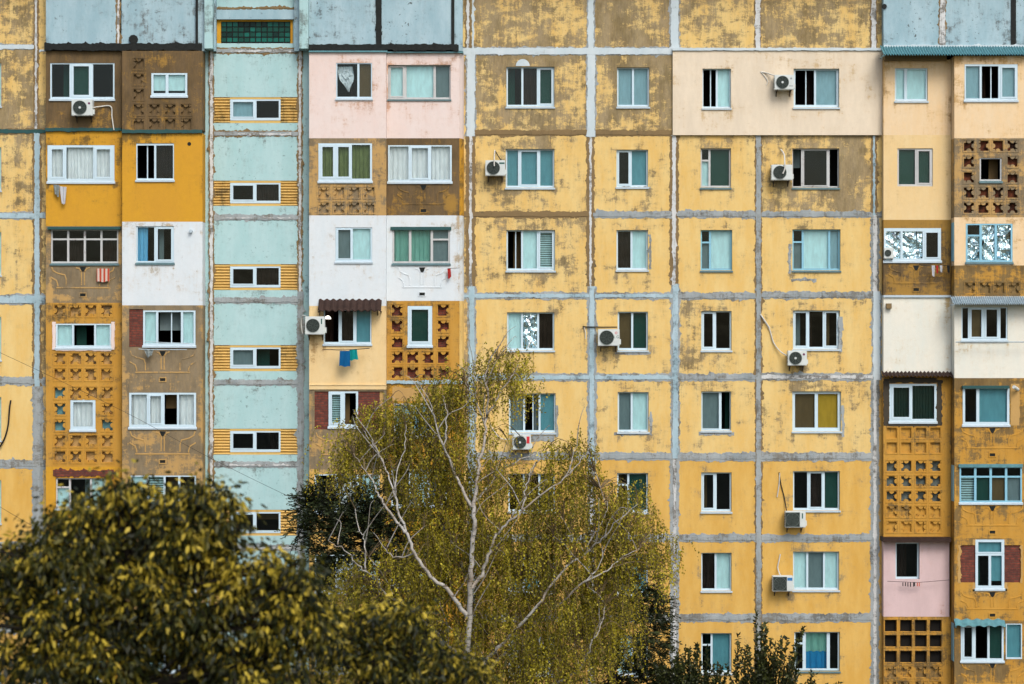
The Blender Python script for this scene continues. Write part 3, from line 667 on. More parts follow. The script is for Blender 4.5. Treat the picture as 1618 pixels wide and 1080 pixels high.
# glass-brick light
gm = [plain('green_glass_%s' % n, c, .15) for n, c in (('bright', (.01,.11,.085,1)), ('mid', (.008,.06,.045,1)), ('dark', (.006,.028,.024,1)))]
mb = MB()
for j in range(4):
    for i in range(12):
        x = 349+i*9.15; y = 34+j*8.1; mb.pbox(x+.7, y+.7, x+8.3, y+7.3, dc-.14, dc-.1+random.random()*.01, random.choice((0,1,1,1,2,2)) if j < 3 else random.choice((0,0,1)))
gb = mb.build('glass_brick_window', gm, bld)
mb = MB()
mb.pbox(341, 30, 349, 68, dc-.2, dc-.03); mb.pbox(459, 30, 463.3, 68, dc-.2, dc-.03); mb.pbox(349, 30, 459, 33.5, dc-.2, dc-.032)
mb.build('painted_reveal', M['ochre'], gb)
mb = MB(); mb.pbox(349, 33, 459, 67.5, dc-.2, dc-.13)
for i in range(13): mb.pbox(348.6+i*9.15, 33.5, 349.2+i*9.15, 67.4, dc-.13, dc-.085)
for j in range(5): mb.pbox(349, 33.7+j*8.2, 459, 34.3+j*8.2, dc-.13, dc-.083)
mb.build('glass_brick_frame', M['hoseb'], gb)
# ============================================================ centre loggias (D)
D1, D2 = (488.5, 610), (610.5, 726)
wall('attic_panel', 488, -60, 594, 71, d1, M['sky'], (), .3); wall('attic_panel', 603, -60, 713, 71, d1, M['sky'], (), .14)
wall('attic_pilaster', 718, -60, 731, 80, d1, M['sky'], (), .15)
mb = MB(); mb.pbox(488, 70, 724, 79, 0, d1+.02); ragged(mb, 488, 70.5, 725, 80, d1+.02, .14, .018); mb.pbox(594, -60, 603, 71, 0, d1-.02); ragged(mb, 594.5, -60, 602.5, 70, d1-.02, .06, .02); mb.pbox(713, -60, 718, 71, 0, d1+.03); mb.build('bitumen_seal', M['tar'], bld)
mb = MB(); mb.pbox(488, 79.5, 612, 82, 0, d2+.08); mb.pbox(612, 81, 732, 83, 0, d1+.1); mb.build('flashing_strip', M['teal_tin'], bld)
def corner(y0, y1, mat, wear=.1, x2=733.5):       # splayed return on the right of D2
    mb = MB(); a, b = X(D2[1], d1), X(x2, .02); z0, z1 = Z(y1, d1), Z(y0, d1)
    n = 10
    for i in range(n+1):
        z = z0+(z1-z0)*i/n; mb.v += [(a, -d1, z), ((a+b)/2+.02, -(d1*.62), z), (b, .05, z)]
    for i in range(n): mb.f += [(3*i,3*i+1,3*i+4,3*i+3),(3*i+1,3*i+2,3*i+5,3*i+4)]; mb.m += [0,0]
    mb.wear = [wear+random.uniform(-.1,.1) for _ in mb.v]; mb.build('balcony_return', mat, bld)
h = (531,99,588,155); wall('balcony', D1[0], 82, D1[1], 218, d2, M['pink'], [h], .16, halo=.25)
window(*h, d2, 'K62 R36', rec=.02, bar=1.6, mull=3.2, sill='sill')
mb = MB(); n_ = 12
for j in range(n_+1):
    for i in range(n_+1):
        u_, v_ = i/n_, j/n_; hw_ = (.35+.65*math.sin(min(1, v_*1.5)*math.pi/2))*(1 if v_ > .45 else .25+v_*1.6); p_ = P(545+(u_-.5)*24*hw_+6*(1-v_), 145-v_*40, d2-.22); p_.y += random.uniform(-.05,.05); mb.v.append(tuple(p_))
for j in range(n_):
    for i in range(n_): mb.f.append((j*(n_+1)+i, j*(n_+1)+i+1, (j+1)*(n_+1)+i+1, (j+1)*(n_+1)+i)); mb.m.append(0)
tag(mb.build('plastic_sheet', cloth('white_plastic', (.8,.85,.88,1), .35)), 'crumpled white plastic sheet behind the glass of the pink flat', 'sheet')
h = (613,102,712,156); wall('balcony', D2[0], 83, D2[1], 218, d1, M['pink'], [h], .16, halo=.25); corner(83, 218, M['pink'], .03)
window(*h, d1, 'B26s B48 G24', fr='wood', rec=.1, bar=2, mull=4, sash=2, sill='bsill')
h = (503,226,588,286)
lattice('balcony', D1[0], 218, D1[1], 340, d2, M['greyren'], [501.5,525.5,549.5,573.5], [294,318], 20, h, closed_rows=(0,1), wear=.42, back='greyren')
window(*h, d2, 'g31s g31s g38', rec=-.02, bar=3, mull=1.5, sash=3.2)
h = (613,229,714,287); bk = wall('balcony', D2[0], 218, D2[1], 340, d1, M['brown'], [h], .68, wfn=lambda x, y: -.55*max(0, 1-math.hypot((x-715)/20, (y-325)/32))); corner(218, 340, M['ochre'], .38)
window(*h, d1, 'W33 W34s W33', rec=-.02, bar=2.6, mull=2.6, sash=2.6)
relief(624, 291, 714, 338, d1, M['brown'], bk, .7)
h = (530,359,588,413); wall('balcony', D1[0], 340, D1[1], 475, d2, M['white'], [h], .12, halo=.12)
window(*h, d2, 'G45s B55', rec=.02, bar=2.4, mull=2, sash=1.8)
h = (620,361,711,416); bk = wall('balcony', D2[0], 340, D2[1], 475, d1, M['white'], [h], .08, halo=.2, wfn=lambda x, y: .35*max(0, 1-(726-x)/14)+.4*max(0, 1-math.hypot((x-629)/9, (y-428)/12))); corner(340, 475, M['white'], .38)
window(*h, d1, 'E29 E38 G30ta', fr='wood', rec=.03, bar=2.6, mull=4, sill='bsill')
mb = MB(); mb.pbox(617, 358, 713, 363, d1-.02, d1+.05); mb.build('ledge', M['jt'], bld)
relief(626, 421, 708, 470, d1, M['white'], bk, .1)
h = (511,487,587,543); wall('balcony', D1[0], 483, D1[1], 608, d2, M['cream2'], [h], .12, halo=.2); wall('balcony_band', D1[0], 475, D1[1], 483, d2, M['white'], (), .1)
window(*h, d2, 'O33 C34s T33', rec=.03, bar=2, mull=3, sash=2, label='triple sliding window under the brown tiled canopy, lamp lit inside')
mb = MB(); ragged(mb, D1[0], 607, D1[1]+.5, 608.5, d2, .05, .004); mb.pbox(D1[0], 609, D1[1], 615, 0, d2+.03); mb.build('ledge', M['cream2'], bld)
awning_tiles(502, 474, 602, 491, d2, .45, M['tile'], per=10, name='tiled_canopy')
mb = MB()
for x in (505, 597): mb.tube([P(x, 497, d2+.02), P(x, 489, d2+.36)], .015, 5); mb.tube([P(x, 484, d2+.02), P(x, 498, d2+.02)], .015, 5)
mb.build('canopy_bracket', M['steel'], bld)
h = (644,483,683,546)
lattice('balcony', D2[0], 475, D2[1], 603, d1, M['ochre2'], [617,641.5,665.5,690], [479.5,504.5,529.5,554,578], 21, h, wear=.3, back='brick', skip=((1,0),(2,0),(1,1),(2,1),(1,2),(2,2))); corner(475, 603, M['yellow'], .2)
window(*h, d1, 'D100s', rec=.0, bar=3.6, sash=2.6, label='narrow upright window with a dark green sheet amid pierced blocks')
mb = MB(); ragged(mb, 611, 601, 733, 606, d1, .04, .02); mb.build('ledge', M['jb'], bld)
bwin = (519,618,566,674); bk = wall('balcony', D1[0], 615, D1[1], 741, d2, M['greyren'], [(497,618,519,678), bwin, (566,618,606,678)], .68, wfn=lambda x, y: -.3*(x < 494)-.4*max(0, 1-math.hypot((x-500)/12, (y-705)/25)))
brickpatch(497, 618, 519.2, 678, d2); brickpatch(565.8, 618, 600, 678, d2); mb = MB(); mb.pbox(519, 674.5, 566, 678, d2-.15, d2-.03); mb.pbox(600, 618, 606, 678, d2-.15, d2-.05, 1); mb.build('brick_band', [M['brick'], M['greyren']], bld)
window(*bwin, d2, 'L50s O50', rec=-.01, bar=3.2, mull=5, sash=2.2, sill='sill')
relief(494, 682, 606, 736, d2, M['greyren'], bk, .3)
h = (622,637,706,690); wall('balcony', D2[0], 606, D2[1], 735, d1, M['ochre'], [h], .35); window(*h, d1, 'b33 b33 b33', fr='wood', rec=0); corner(606, 735, M['ochre'], .35)
mb = MB(); ragged(mb, 620, 612, 708, 633, d1, .01, .02); mb.build('broken_brick_lintel', M['greyren'], bld)
for (ya, yb) in ((741,868),(868,995),(995,1230)):
    h = (497,ya+8,600,ya+68); wall('balcony', D1[0], ya, D1[1], yb, d2, M['yellow_deep'], [h], .25); window(*h, d2, 'K33 W33 B33', rec=0)
    h = (618,ya,706,ya+58); wall('balcony', D2[0], ya-6, D2[1], yb-6, d1, M['ochre'], [h], .25); window(*h, d1, 'K33 B33 K33', rec=0); corner(ya-6, yb-6, M['ochre'], .3)
# ============================================================ right loggias (F)
e1, e2 = .35, .85
F1, F2 = (1396, 1502.5), (1508, 1640)
wall('attic_panel', 1396, -60, 1485, 72, e1, M['sky'], (), .22); wall('attic_panel', 1493, -60, 1598, 72, e1, M['sky'], (), .3); wall('attic_panel', 1605, -60, 1700, 72, e1, M['sky'], (), .3)
joint([(1484,-60,1494,72,'jc',.5)], e1)
mb = MB(); mb.pbox(1597.5, -60, 1605.5, 74, 0, e1+.03); mb.disc((X(1397,e1), Z(10,e1)), .09, e1, e1+.05, 8); mb.build('bitumen_seal', M['tar'], bld)
awning_tiles(1396, 72, 1700, 86, e1, .75, M['teal_tin'], per=4.2, name='corrugated_roof', steps=1)
mb = MB(); ragged(mb, 1396, 71, 1640, 74, e1, .05, .01); mb.build('flashing_strip', M['jw'], bld)
mb = MB(); mb.pbox(1398, 86, 1496, 95, 0, e1+.2); mb.build('fascia_board', M['jbr'], bld)
h = (1414,107,1466,159); wall('balcony', F1[0], 94, 1503, 213, e1, M['cream'], [h], .12, halo=.2, wfn=lambda x, y: .28*(x < 1404)+.15*(x > 1492))
window(*h, e1, 'B30 B70', rec=.06, bar=2.4, mull=4.5)
h = (1418,234,1474,294); wall('balcony', F1[0], 213, 1503, 347, e1, M['cream2'], [h], .05, halo=.14, wfn=lambda x, y: .25*max(0, 1-abs(x-1497)/5))
window(*h, e1, 'D54 D46s', fr='wood', rec=.04, bar=2.4, mull=3.2, sash=2.2, sill=None)
h = (1396.5,360,1487,412); bk = wall('balcony', F1[0], 347, F1[1], 466, e1, M['brown'], [h], .42, wfn=lambda x, y: -.3*(y < 360), top=0)
window(*h, e1, 'F28 F38 K27s', rec=-.01, bar=3, mull=3.5, sash=2, top=5)
relief(1400, 418, 1495, 462, e1, M['brown'], bk, .5)
mb = MB(); mb.pbox(1396, 466, 1503, 469.5, 0, e1+.06); mb.build('flashing_strip', M['sill'], bld)
wall('balcony', F1[0], 469, 1503, 590, e1, M['whitec'], (), .12, wfn=lambda x, y: .32*max(0, 1-abs(x-1497)/7)+.22*max(0, 1-abs(y-590)/12)*(x > 1470))
mb = MB(); mb.pbox(1401, 479, 1409, 487, e1, e1+.14); mb.build('junction_box', M['jbr'], bld)
awning_tiles(1396, 587, 1506, 594, e1, .4, M['tile'], per=6, name='tiled_canopy', steps=1)
h = (1405,606,1480,666); 
lattice('balcony', F1[0], 592, F1[1], 721, e1, M['ochre2'], [1399,1422,1445,1468], [674,697], 20, h, closed_rows=(0,1), wear=.25, back='ochre2', plainrows=(0,1))
mb = MB(); 
for q in ((1396,598,1405,672),(1480,600,1488,672),(1405,596,1480,605),(1405,668,1480,674)): ragged(mb, *q, e1, .012, .02)
mb.build('mortar_surround', plain('dark_mortar', alb(76,70,60), .9), bld)
window(*h, e1, 'V47s V53', rec=-.01, bar=3.5, mull=2, sash=3, label='wide white window with dark vertical blinds beneath the small tiled canopy')
lattice('balcony', F1[0], 721, F1[1], 850, e1, M['ochre2'], [1399,1422,1445,1468], [726,750,774,798,822], 20, None, closed_rows=(3,4), wear=.2, back='cavity')
mb = MB(); mb.pbox(1396, 849, 1503, 856, 0, e1+.35); mb.build('ledge', M['tile'], bld)
h = (1415,857,1453,915); wall('balcony', F1[0], 855, 1500, 974, e1, M['pink2'], [h], .08, halo=.06); window(*h, e1, 'K100', rec=.12, bar=2.4, sill=None, rail=.2, label='small dark open window in the rose-pink wall')
lattice('balcony', F1[0], 974, F1[1], 1230, e1, M['ochre2'], [1397,1421,1444.5,1468], [978,1002,1027,1051,1075,1099], 21, None, closed_rows=(3,4,5), wear=.42, back='hole', nobump=(0,1,2))
# side windows on the return of F2
for (ya, yb) in ((351,412),(735,792),(985,1045)):
    mb = MB(); x_ = X(F2[0], e2); mb.add([(x_-.02, -e1-.06, Z(yb,e2)), (x_-.02, -e2+.06, Z(yb,e2)), (x_-.02, -e2+.06, Z(ya,e2)), (x_-.02, -e1-.06, Z(ya,e2)), (x_, -e1-.06, Z(yb,e2)), (x_, -e2+.06, Z(yb,e2)), (x_, -e2+.06, Z(ya,e2)), (x_, -e1-.06, Z(ya,e2))], [(0,1,2,3),(0,4,5,1),(3,2,6,7),(0,3,7,4),(1,5,6,2)])
    mb.build('side_window', M['bwood'], bld)
# F2
h = (1524,101,1608,158); wall('balcony', F2[0], 88, F2[1], 218, e2, M['cream'], [h], .12, halo=.2, top=.35, wfn=lambda x, y: .22*(x < 1522)*max(0, 1-(y-88)/120))
window(*h, e2, 'b28 O34o b32s', rec=.0, bar=2, mull=3.4, sash=2.4, top=3)
h = (1548,249,1583,286)
lattice('balcony', F2[0], 218, F2[1], 343, e2, M['greyren'], [1521,1544,1567,1590], [220,245,270,294,318], 20, h, wear=.5, back='cavity2', skip=((1,1),(2,1),(1,2),(2,2)))
window(*h, e2, 'O100', fr='wood', rec=.03, bar=2, sill='bsill', label='small black glassless opening with a blue sill in the brown block wall')
h = (1526,353,1600,414); wall('balcony', F2[0], 343, F2[1], 419, e2, M['cream'], [h], .2, halo=.15)
window(*h, e2, 'F31t F33 F36', fr='bwood', rec=.0, bar=2.6, mull=3.6, sill='bsill')
lattice('balcony', F2[0], 419, F2[1], 468, e2, M['ochre2'], [1523,1546,1569,1592], [445], 20, None, closed_rows=(0,), wear=.5, back='ochre2')
awning_tiles(1506, 468, 1660, 480, e2, .5, M['tin'], per=3.4, name='corrugated_canopy', steps=1)
h = (1519,485,1592,537); wall('balcony', F2[0], 468, F2[1], 597, e2, M['whitec'], [h], .1, halo=.1)
window(*h, e2, 'K13 R30s K32s K13', rec=.02, bar=1.8, mull=3, sash=2.4)
h = (1521,612,1595,671); bk = wall('balcony', F2[0], 597, F2[1], 733, e2, M['ochre2'], [h], .42, top=.3)
window(*h, e2, 'K29 T71', rec=-.01, bar=3.6, mull=4.6, top=2)
mb = MB(); mb.pbox(1521, 609, 1595, 613.5, e2-.02, e2+.13); mb.build('ledge', M['jt'], bld)
mb = MB(); ragged(mb, 1597, 606, 1611, 672, e2, .01, .01); mb.build('mortar_patch', M['greyren'], bld)
relief(1514, 675, 1622, 724, e2, M['ochre2'], bk, .35)
h = (1516,737,1615,794); bk = wall('balcony', F2[0], 733, F2[1], 850, e2, M['ochre2'], [h], .36)
window(*h, e2, 'L25t D25t R25t G25t', fr='bwood', rec=.0, bar=2.4, mull=3.6, rail=.27)
mb = MB(); mb.pbox(1515, 733, 1616, 738, e2-.02, e2+.07); mb.build('ledge', M['teal_tin'], bld)
relief(1514, 798, 1622, 846, e2, M['ochre2'], bk, .2)
h = (1541,852,1587,930); bk = wall('balcony', F2[0], 850, F2[1], 980, e2, M['ochre2'], [(1517,861,1541,920), h, (1587,861,1613,920)], .34)
brickpatch(1517, 861, 1541.3, 920, e2); brickpatch(1586.7, 861, 1613, 920, e2)
mb = MB(); xa, xb, za, zb = rect(*h, e2)
window(1541, 852, 1587, 874, e2, 'T100', rec=-.01, bar=4.6, sill=None, bot=2); window(1541, 874, 1587, 930, e2, 'K50 T50u', rec=-.01, bar=4, mull=4, sill='sill')
mb = MB()
for q in ((1537,852,1541,861),(1587,852,1591,861),(1537,920,1541,934),(1587,920,1591,934),(1537,931,1591,935),(1514,861,1517,921),(1613,861,1616,921)): ragged(mb, *q, e2, .008, .02)
mb.build('mortar_surround', M['greyren'], bld)
relief(1514, 934, 1622, 976, e2, M['ochre2'], bk, .2)
h = (1518,986,1586,1044); bk = wall('balcony', F2[0], 980, F2[1], 1230, e2, M['ochre2'], [h, (1589,985,1615,1041)], .5)
window(*h, e2, 'K31s O34 D35', rec=-.01, bar=3, mull=3.4, sash=2.4, sill='sill'); window(1589, 985, 1615, 1041, e2, 'T100', rec=-.01, bar=1.6, sill=None)
awning_tiles(1510, 978, 1590, 989, e2, .3, M['teal_tin'], per=16, name='awning', steps=1)
relief(1514, 1046, 1622, 1098, e2, M['ochre2'], bk, .5)
# beyond the frame on the right, upper slab, floors, interior and roof
wall('gable_wall', 1640, -60, 1800, 1230, 0, M['yellow'], (), .3)
mb = MB(); xa, xb = X(-130), X(1800)
mb.box(xa, xb, 0, Z(-60), -2.2, -2.0)
for y in (-60, 80, 210, 340, 470, 600, 727, 855, 985, 1110): mb.box(xa, xb, Z(y)-.1, Z(y)+.1, -2.0, -.24)
for x in (-130, 192, 328, 482, 610, 738, 934, 1066, 1198, 1390, 1505, 1640): mb.box(X(x)-.06, X(x)+.06, 0, Z(-60)-.1, -1.99, -.245)
mb.build('interior_walls', M['dark'], bld)
mb = MB(); mb.box(xa, xb, Z(-60)+.1, Z(-60)+.5, -12, 1.0); mb.box(xa, xb, 0, Z(-60)+.1, -12, -2.21); mb.build('roof', M['jg'], bld)
bld.location = (0, 0, 0)
# ============================================================ things on the facade
def curve_pts(pts, n=6):
    P_ = [Vector(p) for p in pts]; out = []
    for i in range(len(P_)-1):
        p0 = P_[max(i-1,0)]; p1 = P_[i]; p2 = P_[i+1]; p3 = P_[min(i+2, len(P_)-1)]
        for k in range(n):
            t = k/n; out.append(.5*((2*p1)+(p2-p0)*t+(2*p0-5*p1+4*p2-p3)*t*t+(-p0+3*p1-3*p2+p3)*t**3))
    return out+[P_[-1]]
ACG = 'air conditioner units on the facade'
redm = plain('red_label', (.55,.02,.03,1)); blum = plain('blue_label', (.02,.16,.4,1)); dkm = plain('dark_label', (.03,.1,.09,1)); prm = plain('violet_logo', (.12,.01,.07,1))
def ac(x0, y0, x1, y1, d, label, mark=None, style=0, hoses=(), side=0):
    """outdoor unit: casing, fan grille, hub, bracket, pipe"""
    f = d+.42; xa, xb, za, zb = rect(x0, y0, x1, y1, f); w_ = xb-xa; h_ = zb-za
    root = empty('air_conditioner', ((xa+xb)/2, -d, za), label, 'air conditioner', ACG)
    mb = MB(); bv = .02
    mb.box(xa+bv, xb-bv, za+bv, zb-bv, f-.01, f); mb.box(xa, xb, za, zb, f-.3, f-.01); mb.box(xb-.004, xb+.05, za+.05, za+h_*.4, f-.22, f-.08)
    mb.box(xa+.03, xb-.03, zb, zb+.008, f-.28, f-.03)
    mb.build('casing', M['acw'], root)
    cx, cz = xa+w_*(.4 if style != 3 else .36), (za+zb)/2; r = min(h_*.43, w_*.34)
    mb = MB()
    if style == 3:
        mb.box(cx-r*1.05, cx+r*1.05, cz-r*1.05, cz+r*1.05, f-.001, f+.006)
    mb.disc((cx, cz), r, f-.001, f+.004 if style != 3 else f+.007, 24); fg = mb.build('fan_opening', M['acb'], root)
    mb = MB(); mb.ring((cx, cz), r*.93, r*1.03, f, f+.02)
    for q in (.72, .52, .32): mb.ring((cx, cz), r*q-.004, r*q+.004, f+.006, f+.018, 20)
    for k in range(8):
        a = k*math.pi/4; mb.tube([(cx+r*.1*math.cos(a), -f-.014, cz+r*.1*math.sin(a)), (cx+r*.98*math.cos(a), -f-.014, cz+r*.98*math.sin(a))], .004, 4)
    mb.build('fan_grille', M['acm'], root)
    if style == 1: mb = MB(); mb.disc((cx, cz), r*.18, f+.01, f+.03, 12); mb.build('fan_hub', M['acw'], root)
    lx = xa+w_*.84; lz = za+h_*.82
    if mark == 'red': mb = MB(); mb.box(lx-.05, lx+.05, lz-.2, lz+.04, f, f+.004); mb.build('badge', redm, root)
    elif mark == 'blue': mb = MB(); mb.box(lx-.08, lx+.09, lz-.06, lz+.04, f, f+.004); mb.build('badge', blum, root)
    elif mark == 'dark': mb = MB(); mb.box(lx-.09, lx+.09, lz-.03, lz+.025, f, f+.004); mb.build('badge', dkm, root)
    elif mark == 'slot': mb = MB(); mb.box(lx-.02, lx+.02, lz-.14, lz+.04, f, f+.004); mb.build('badge', dkm, root)
    elif mark == 'dot': mb = MB(); mb.disc((lx, lz-.03), .04, f, f+.004, 10); mb.build('badge', prm, root)
    elif mark == 'letters':
        mb = MB(); mb.ring((lx, lz-.02), .028, .042, f, f+.004, 12); mb.build('badge', redm, root)
        for i, ch in enumerate('LG'):
            cu = bpy.data.curves.new('lettering', 'FONT'); cu.body = ch; cu.size = .13; tmp = bpy.data.objects.new('tmp', cu); COL.objects.link(tmp)
            dg = bpy.context.evaluated_depsgraph_get(); me = bpy.data.meshes.new_from_object(tmp.evaluated_get(dg)); bpy.data.objects.remove(tmp)
            ob = bpy.data.objects.new('lettering', me); COL.objects.link(ob); ob.parent = root; me.materials.clear(); me.materials.append(dkm)
            for v in me.vertices: v.co = Vector((v.co.x+lx-.085+i*.09-root.location.x, -f-.004-root.location.y, v.co.y+lz-.2-root.location.z))
    elif mark == 'faint': mb = MB(); mb.disc((lx, lz-.03), .035, f, f+.004, 8); mb.box(lx-.06, lx+.06, za+h_*.22, za+h_*.27, f, f+.004); mb.build('badge', M['jg'], root)
    mb = MB()
    for x in (xa+w_*.15, xb-w_*.15):
        mb.box(x-.015, x+.015, za-.035, za, d+.0, f+.0); mb.box(x-.015, x+.015, za-.2, za-.035, d, d+.02); mb.tube([(x, -d-.01, za-.18), (x, -f+.08, za-.03)], .01, 5)
    mb.build('bracket', M['steel'], root)
    mb = MB()
    for k in range(7): z = za+h_*(.15+k*.1); mb.box(xa-.012, xa, z, z+.02, f-.27, f-.04)
    mb.build('side_louvre', M['acm'], root)
    for (mt, rad, pts) in hoses:
        mb = MB(); mb.tube(curve_pts([P(a, b, c) for a, b, c in pts]), rad, 6); mb.build('hose', M[mt], root)
    return root
ac(113,157,146,182,d1,'white air conditioner under the green-curtained window, top left','dot',1,[('hosew',.022,[(146,170,d1+.3),(158,168,d1+.05),(175,168,d1+.05),(177,185,d1+.05),(180,205,d1+.1)])])
ac(482,500,513,528,d2+.0,'air conditioner at the mint strip beside the brown tiled canopy','slot',0,[('hosew',.02,[(484,500,d2+.1),(478,499,d2-.2),(476,510,d2-.3),(478,527,d2-.2)])])
ac(767,253,798,277,0,'air conditioner left of the blue patterned window, short black strut above','dark',0,[('hosew',.02,[(781,262,.5),(781,248,.4),(782,237,.02)]),('hoseb',.018,[(782,237,.02),(787,246,.1),(792,253,.15)])])
ac(1224,118,1255,141,.1,'air conditioner on the smooth beige insulated wall','faint',1,[('hosew',.02,[(1224,119,.3),(1212,115,.15),(1202,113,.1)]),('hosew',.014,[(1202,113,.12),(1208,120,.12),(1213,128,.12),(1211,134,.12)])])
ac(1219,260,1252,284,0,'air conditioner with white hose looping over its fan, beside rusty window',None,0,[('hosew',.025,[(1234,236,.02),(1239,244,.3),(1240,258,.47),(1240,266,.48),(1237,274,.46)])])
ac(945,520,979,546,0,'air conditioner with red and dark badge overlapping a window edge','letters',0,[('hoseb',.02,[(922,515,.02),(924,516,.05),(950,516.5,.06),(975,516.5,.1)]),('hosew',.016,[(923,517,.05),(925,525,.05),(925,535,.05)])])
ac(1245,554,1275,577,0,'air conditioner fed by a long pale diagonal hose','dot',1,[('hosew',.02,[(1201,496,.02),(1208,507,.05),(1216,520,.05),(1222,540,.05),(1232,554,.1),(1244,562,.25)]),('hosew',.024,[(1202,497,.05),(1209,507,.06),(1216,518,.06)])])
ac(1241,808,1273,833,0,'air conditioner with thin black pipe coming down to it','slot',3,[('hoseb',.018,[(1231,746,.02),(1234,765,.03),(1239,785,.03),(1243,808,.15)]),('hosew',.018,[(1232,747,.03),(1231,765,.03),(1228,785,.03)])])
ac(1221,910,1253,934,0,'air conditioner with blue sticker, lowest on the yellow wall','blue',3,[('hosew',.02,[(1233,875,.02),(1231,885,.04),(1229,897,.06),(1233,909,.2)])])
ac(810,687,839,710,0,'air conditioner with red badge, close above the birch','red',1,[('hosew',.018,[(775,672,.02),(788,690,.05),(800,694,.08),(810,693,.2)])])
r_ = ac(1397,391,1412,408,e1-.3,'small white unit tucked into the foil-lined corner window',None,0)
# cables and hoses
def thing_tube(name, pts, rad, mat, label, cat, group=None):
    mb = MB(); mb.tube(curve_pts([P(*p) for p in pts]), rad, 6); o = mb.build(name, M[mat]); tag(o, label, cat, group); return o
thing_tube('cable', [(-80,520,2),(52,581,2),(200,652,2),(330,722,2),(480,795,2),(640,865,2)], .006, 'hoseb', 'thin black cable running down across the mint stair strip', 'cable')
thing_tube('cable', [(-80,752,2),(38,823,2),(150,885,2)], .007, 'hoseb', 'thin dark cable at the far left just above the foreground leaves', 'cable')
thing_tube('drain_hose', [(17,632,.04),(15,645,.06),(13,670,.06),(8,690,.06),(0,705,.08),(-8,712,.1)], .028, 'hoseb', 'black drain hose curving down the wall at the left edge', 'hose')
# laundry
def garment(name, outline, d, mat, label, group=None, fold=.02):
    """hanging cloth with thickness: outline in pixels, top edge first"""
    (x0, y0), (x1, y1), (x2, y2), (x3, y3) = outline; nx, ny = 10, 8; mb = MB(); ph = random.random()*6
    for s_ in (0, .012):
        for j in range(ny+1):
            v = j/ny
            for i in range(nx+1):
                u = i/nx; a = (x0+(x1-x0)*u, y0+(y1-y0)*u); b = (x3+(x2-x3)*u, y3+(y2-y3)*u)
                p = P(a[0]+(b[0]-a[0])*v, a[1]+(b[1]-a[1])*v+(.8*math.sin(u*9+ph)*v), d+s_); p.y += fold*math.sin(u*11+ph+v*2)
                mb.v.append(tuple(p))
    q = (nx+1)*(ny+1)
    for s_ in (0, 1):
        for j in range(ny):
            for i in range(nx):
                a = s_*q+j*(nx+1)+i; mb.f.append((a, a+1, a+nx+2, a+nx+1)); mb.m.append(0)
    o = mb.build(name, mat); tag(o, label, 'laundry', group); return o
lg = cloth('grey_laundry', alb(150,160,158), var=.4, sc=(6,6,6)); lb = cloth('blue_denim', alb(20,96,150)); lt = cloth('turquoise_cloth', alb(20,150,150)); lr = cloth('red_cloth', alb(190,60,56)); lw = cloth('white_laundry', alb(200,204,210))
garment('towel', [(84,291),(94,292),(93,312),(87,306)], d1+.12, lg, 'short crumpled grey cloth hanging under the ochre loggia window', 'laundry at the ochre loggia')
garment('shirt', [(94,294),(105,295),(103,322),(98,322)], d1+.14, lw, 'pale lilac grey shirt hanging beside the crumpled grey cloth', 'laundry at the ochre loggia')
m, t, p = newmat('striped_towel'); sx = N(t, 'ShaderNodeSeparateXYZ'); g = N(t, 'ShaderNodeNewGeometry'); t.links.new(g.outputs['Position'], sx.inputs[0])
ws = math_(t, 'SINE', math_(t, 'MULTIPLY', sx.outputs[0], 2*math.pi/.135)); t.links.new(mix(t, rng(t, ws, -.1, .1), alb(208,190,176), alb(186,72,48)), p.inputs['Base Color']); p.inputs['Roughness'].default_value = .9
garment('towel', [(153,424),(173,424),(173,444.5),(153,445)], d1+.1, m, 'red and white striped towel under the old four-pane window', fold=.008)
garment('towel', [(227,551),(243,552),(240,560),(233,565)], d2+.2, lg, 'small grey and white rag hanging below the brick-edged window')
thing_tube('clothes_line', [(219,551,d2+.22),(240,552,d2+.22),(295,552,d2+.22)], .012, 'sill', 'thin white clothes rail below the brick-edged loggia window', 'clothes line')
thing_tube('clothes_line', [(229,539,d2+.25),(260,541,d2+.25),(300,542,d2+.25)], .012, 'sill', 'pale rail across the foot of the brick-edged loggia window', 'clothes line')
thing_tube('clothes_line', [(509,552.5,d2+.3),(520,552,d2+.35),(545,552.5,d2+.36),(584,550,d2+.3)], .014, 'steel', 'brown drying rod under the window with the tiled canopy', 'clothes line')
garment('shorts', [(537,554),(553,554),(553.5,579),(536,578)], d2+.38, lb, 'bright blue shorts on the rod under the tiled canopy window')
garment('shorts', [(552,552),(564,552),(566,567),(553,569)], d2+.34, lt, 'turquoise shorts on the rod next to the bright blue pair')
garment('cloth_bundle', [(707,424),(712,424),(713,437),(708,441)], d1+.12, lr, 'little red and white bundle hanging on the white loggia parapet')
thing_tube('clothes_line', [(707,424,d1+.12),(716,423.5,d1+.12),(726,423,d1+.12)], .008, 'steel', 'tiny dark hook line holding the red bundle', 'clothes line')
thing_tube('clothes_line', [(1452,418,e1+.25),(1475,420,e1+.25),(1500,419,e1+.25)], .01, 'hoseb', 'short dark line of pegged washing below the foil window', 'clothes line')
for i, (x, w_, h_, m_, lab) in enumerate(((1472,5,18,lw,'pale blue sock-like cloth, leftmost on the line under the foil window'),(1479,3.5,13,lr,'narrow reddish cloth on the line under the foil window'),(1485,4,11,lw,'short white cloth right of the reddish one under the foil window'),(1496,5,12,M['hoseb'],'black cloth at the right end of the line under the foil window'))):
    garment('cloth', [(x,419),(x+w_,419),(x+w_*.9,419+h_),(x+w_*.2,419+h_*.9)], e1+.26, m_, lab, 'washing under the foil window', .01)
thing_tube('clothes_line', [(1510,540,e2+.3),(1560,540,e2+.32),(1625,540,e2+.3)], .018, 'tin', 'pale metal drying rail under the white loggia window at the right edge', 'clothes line')
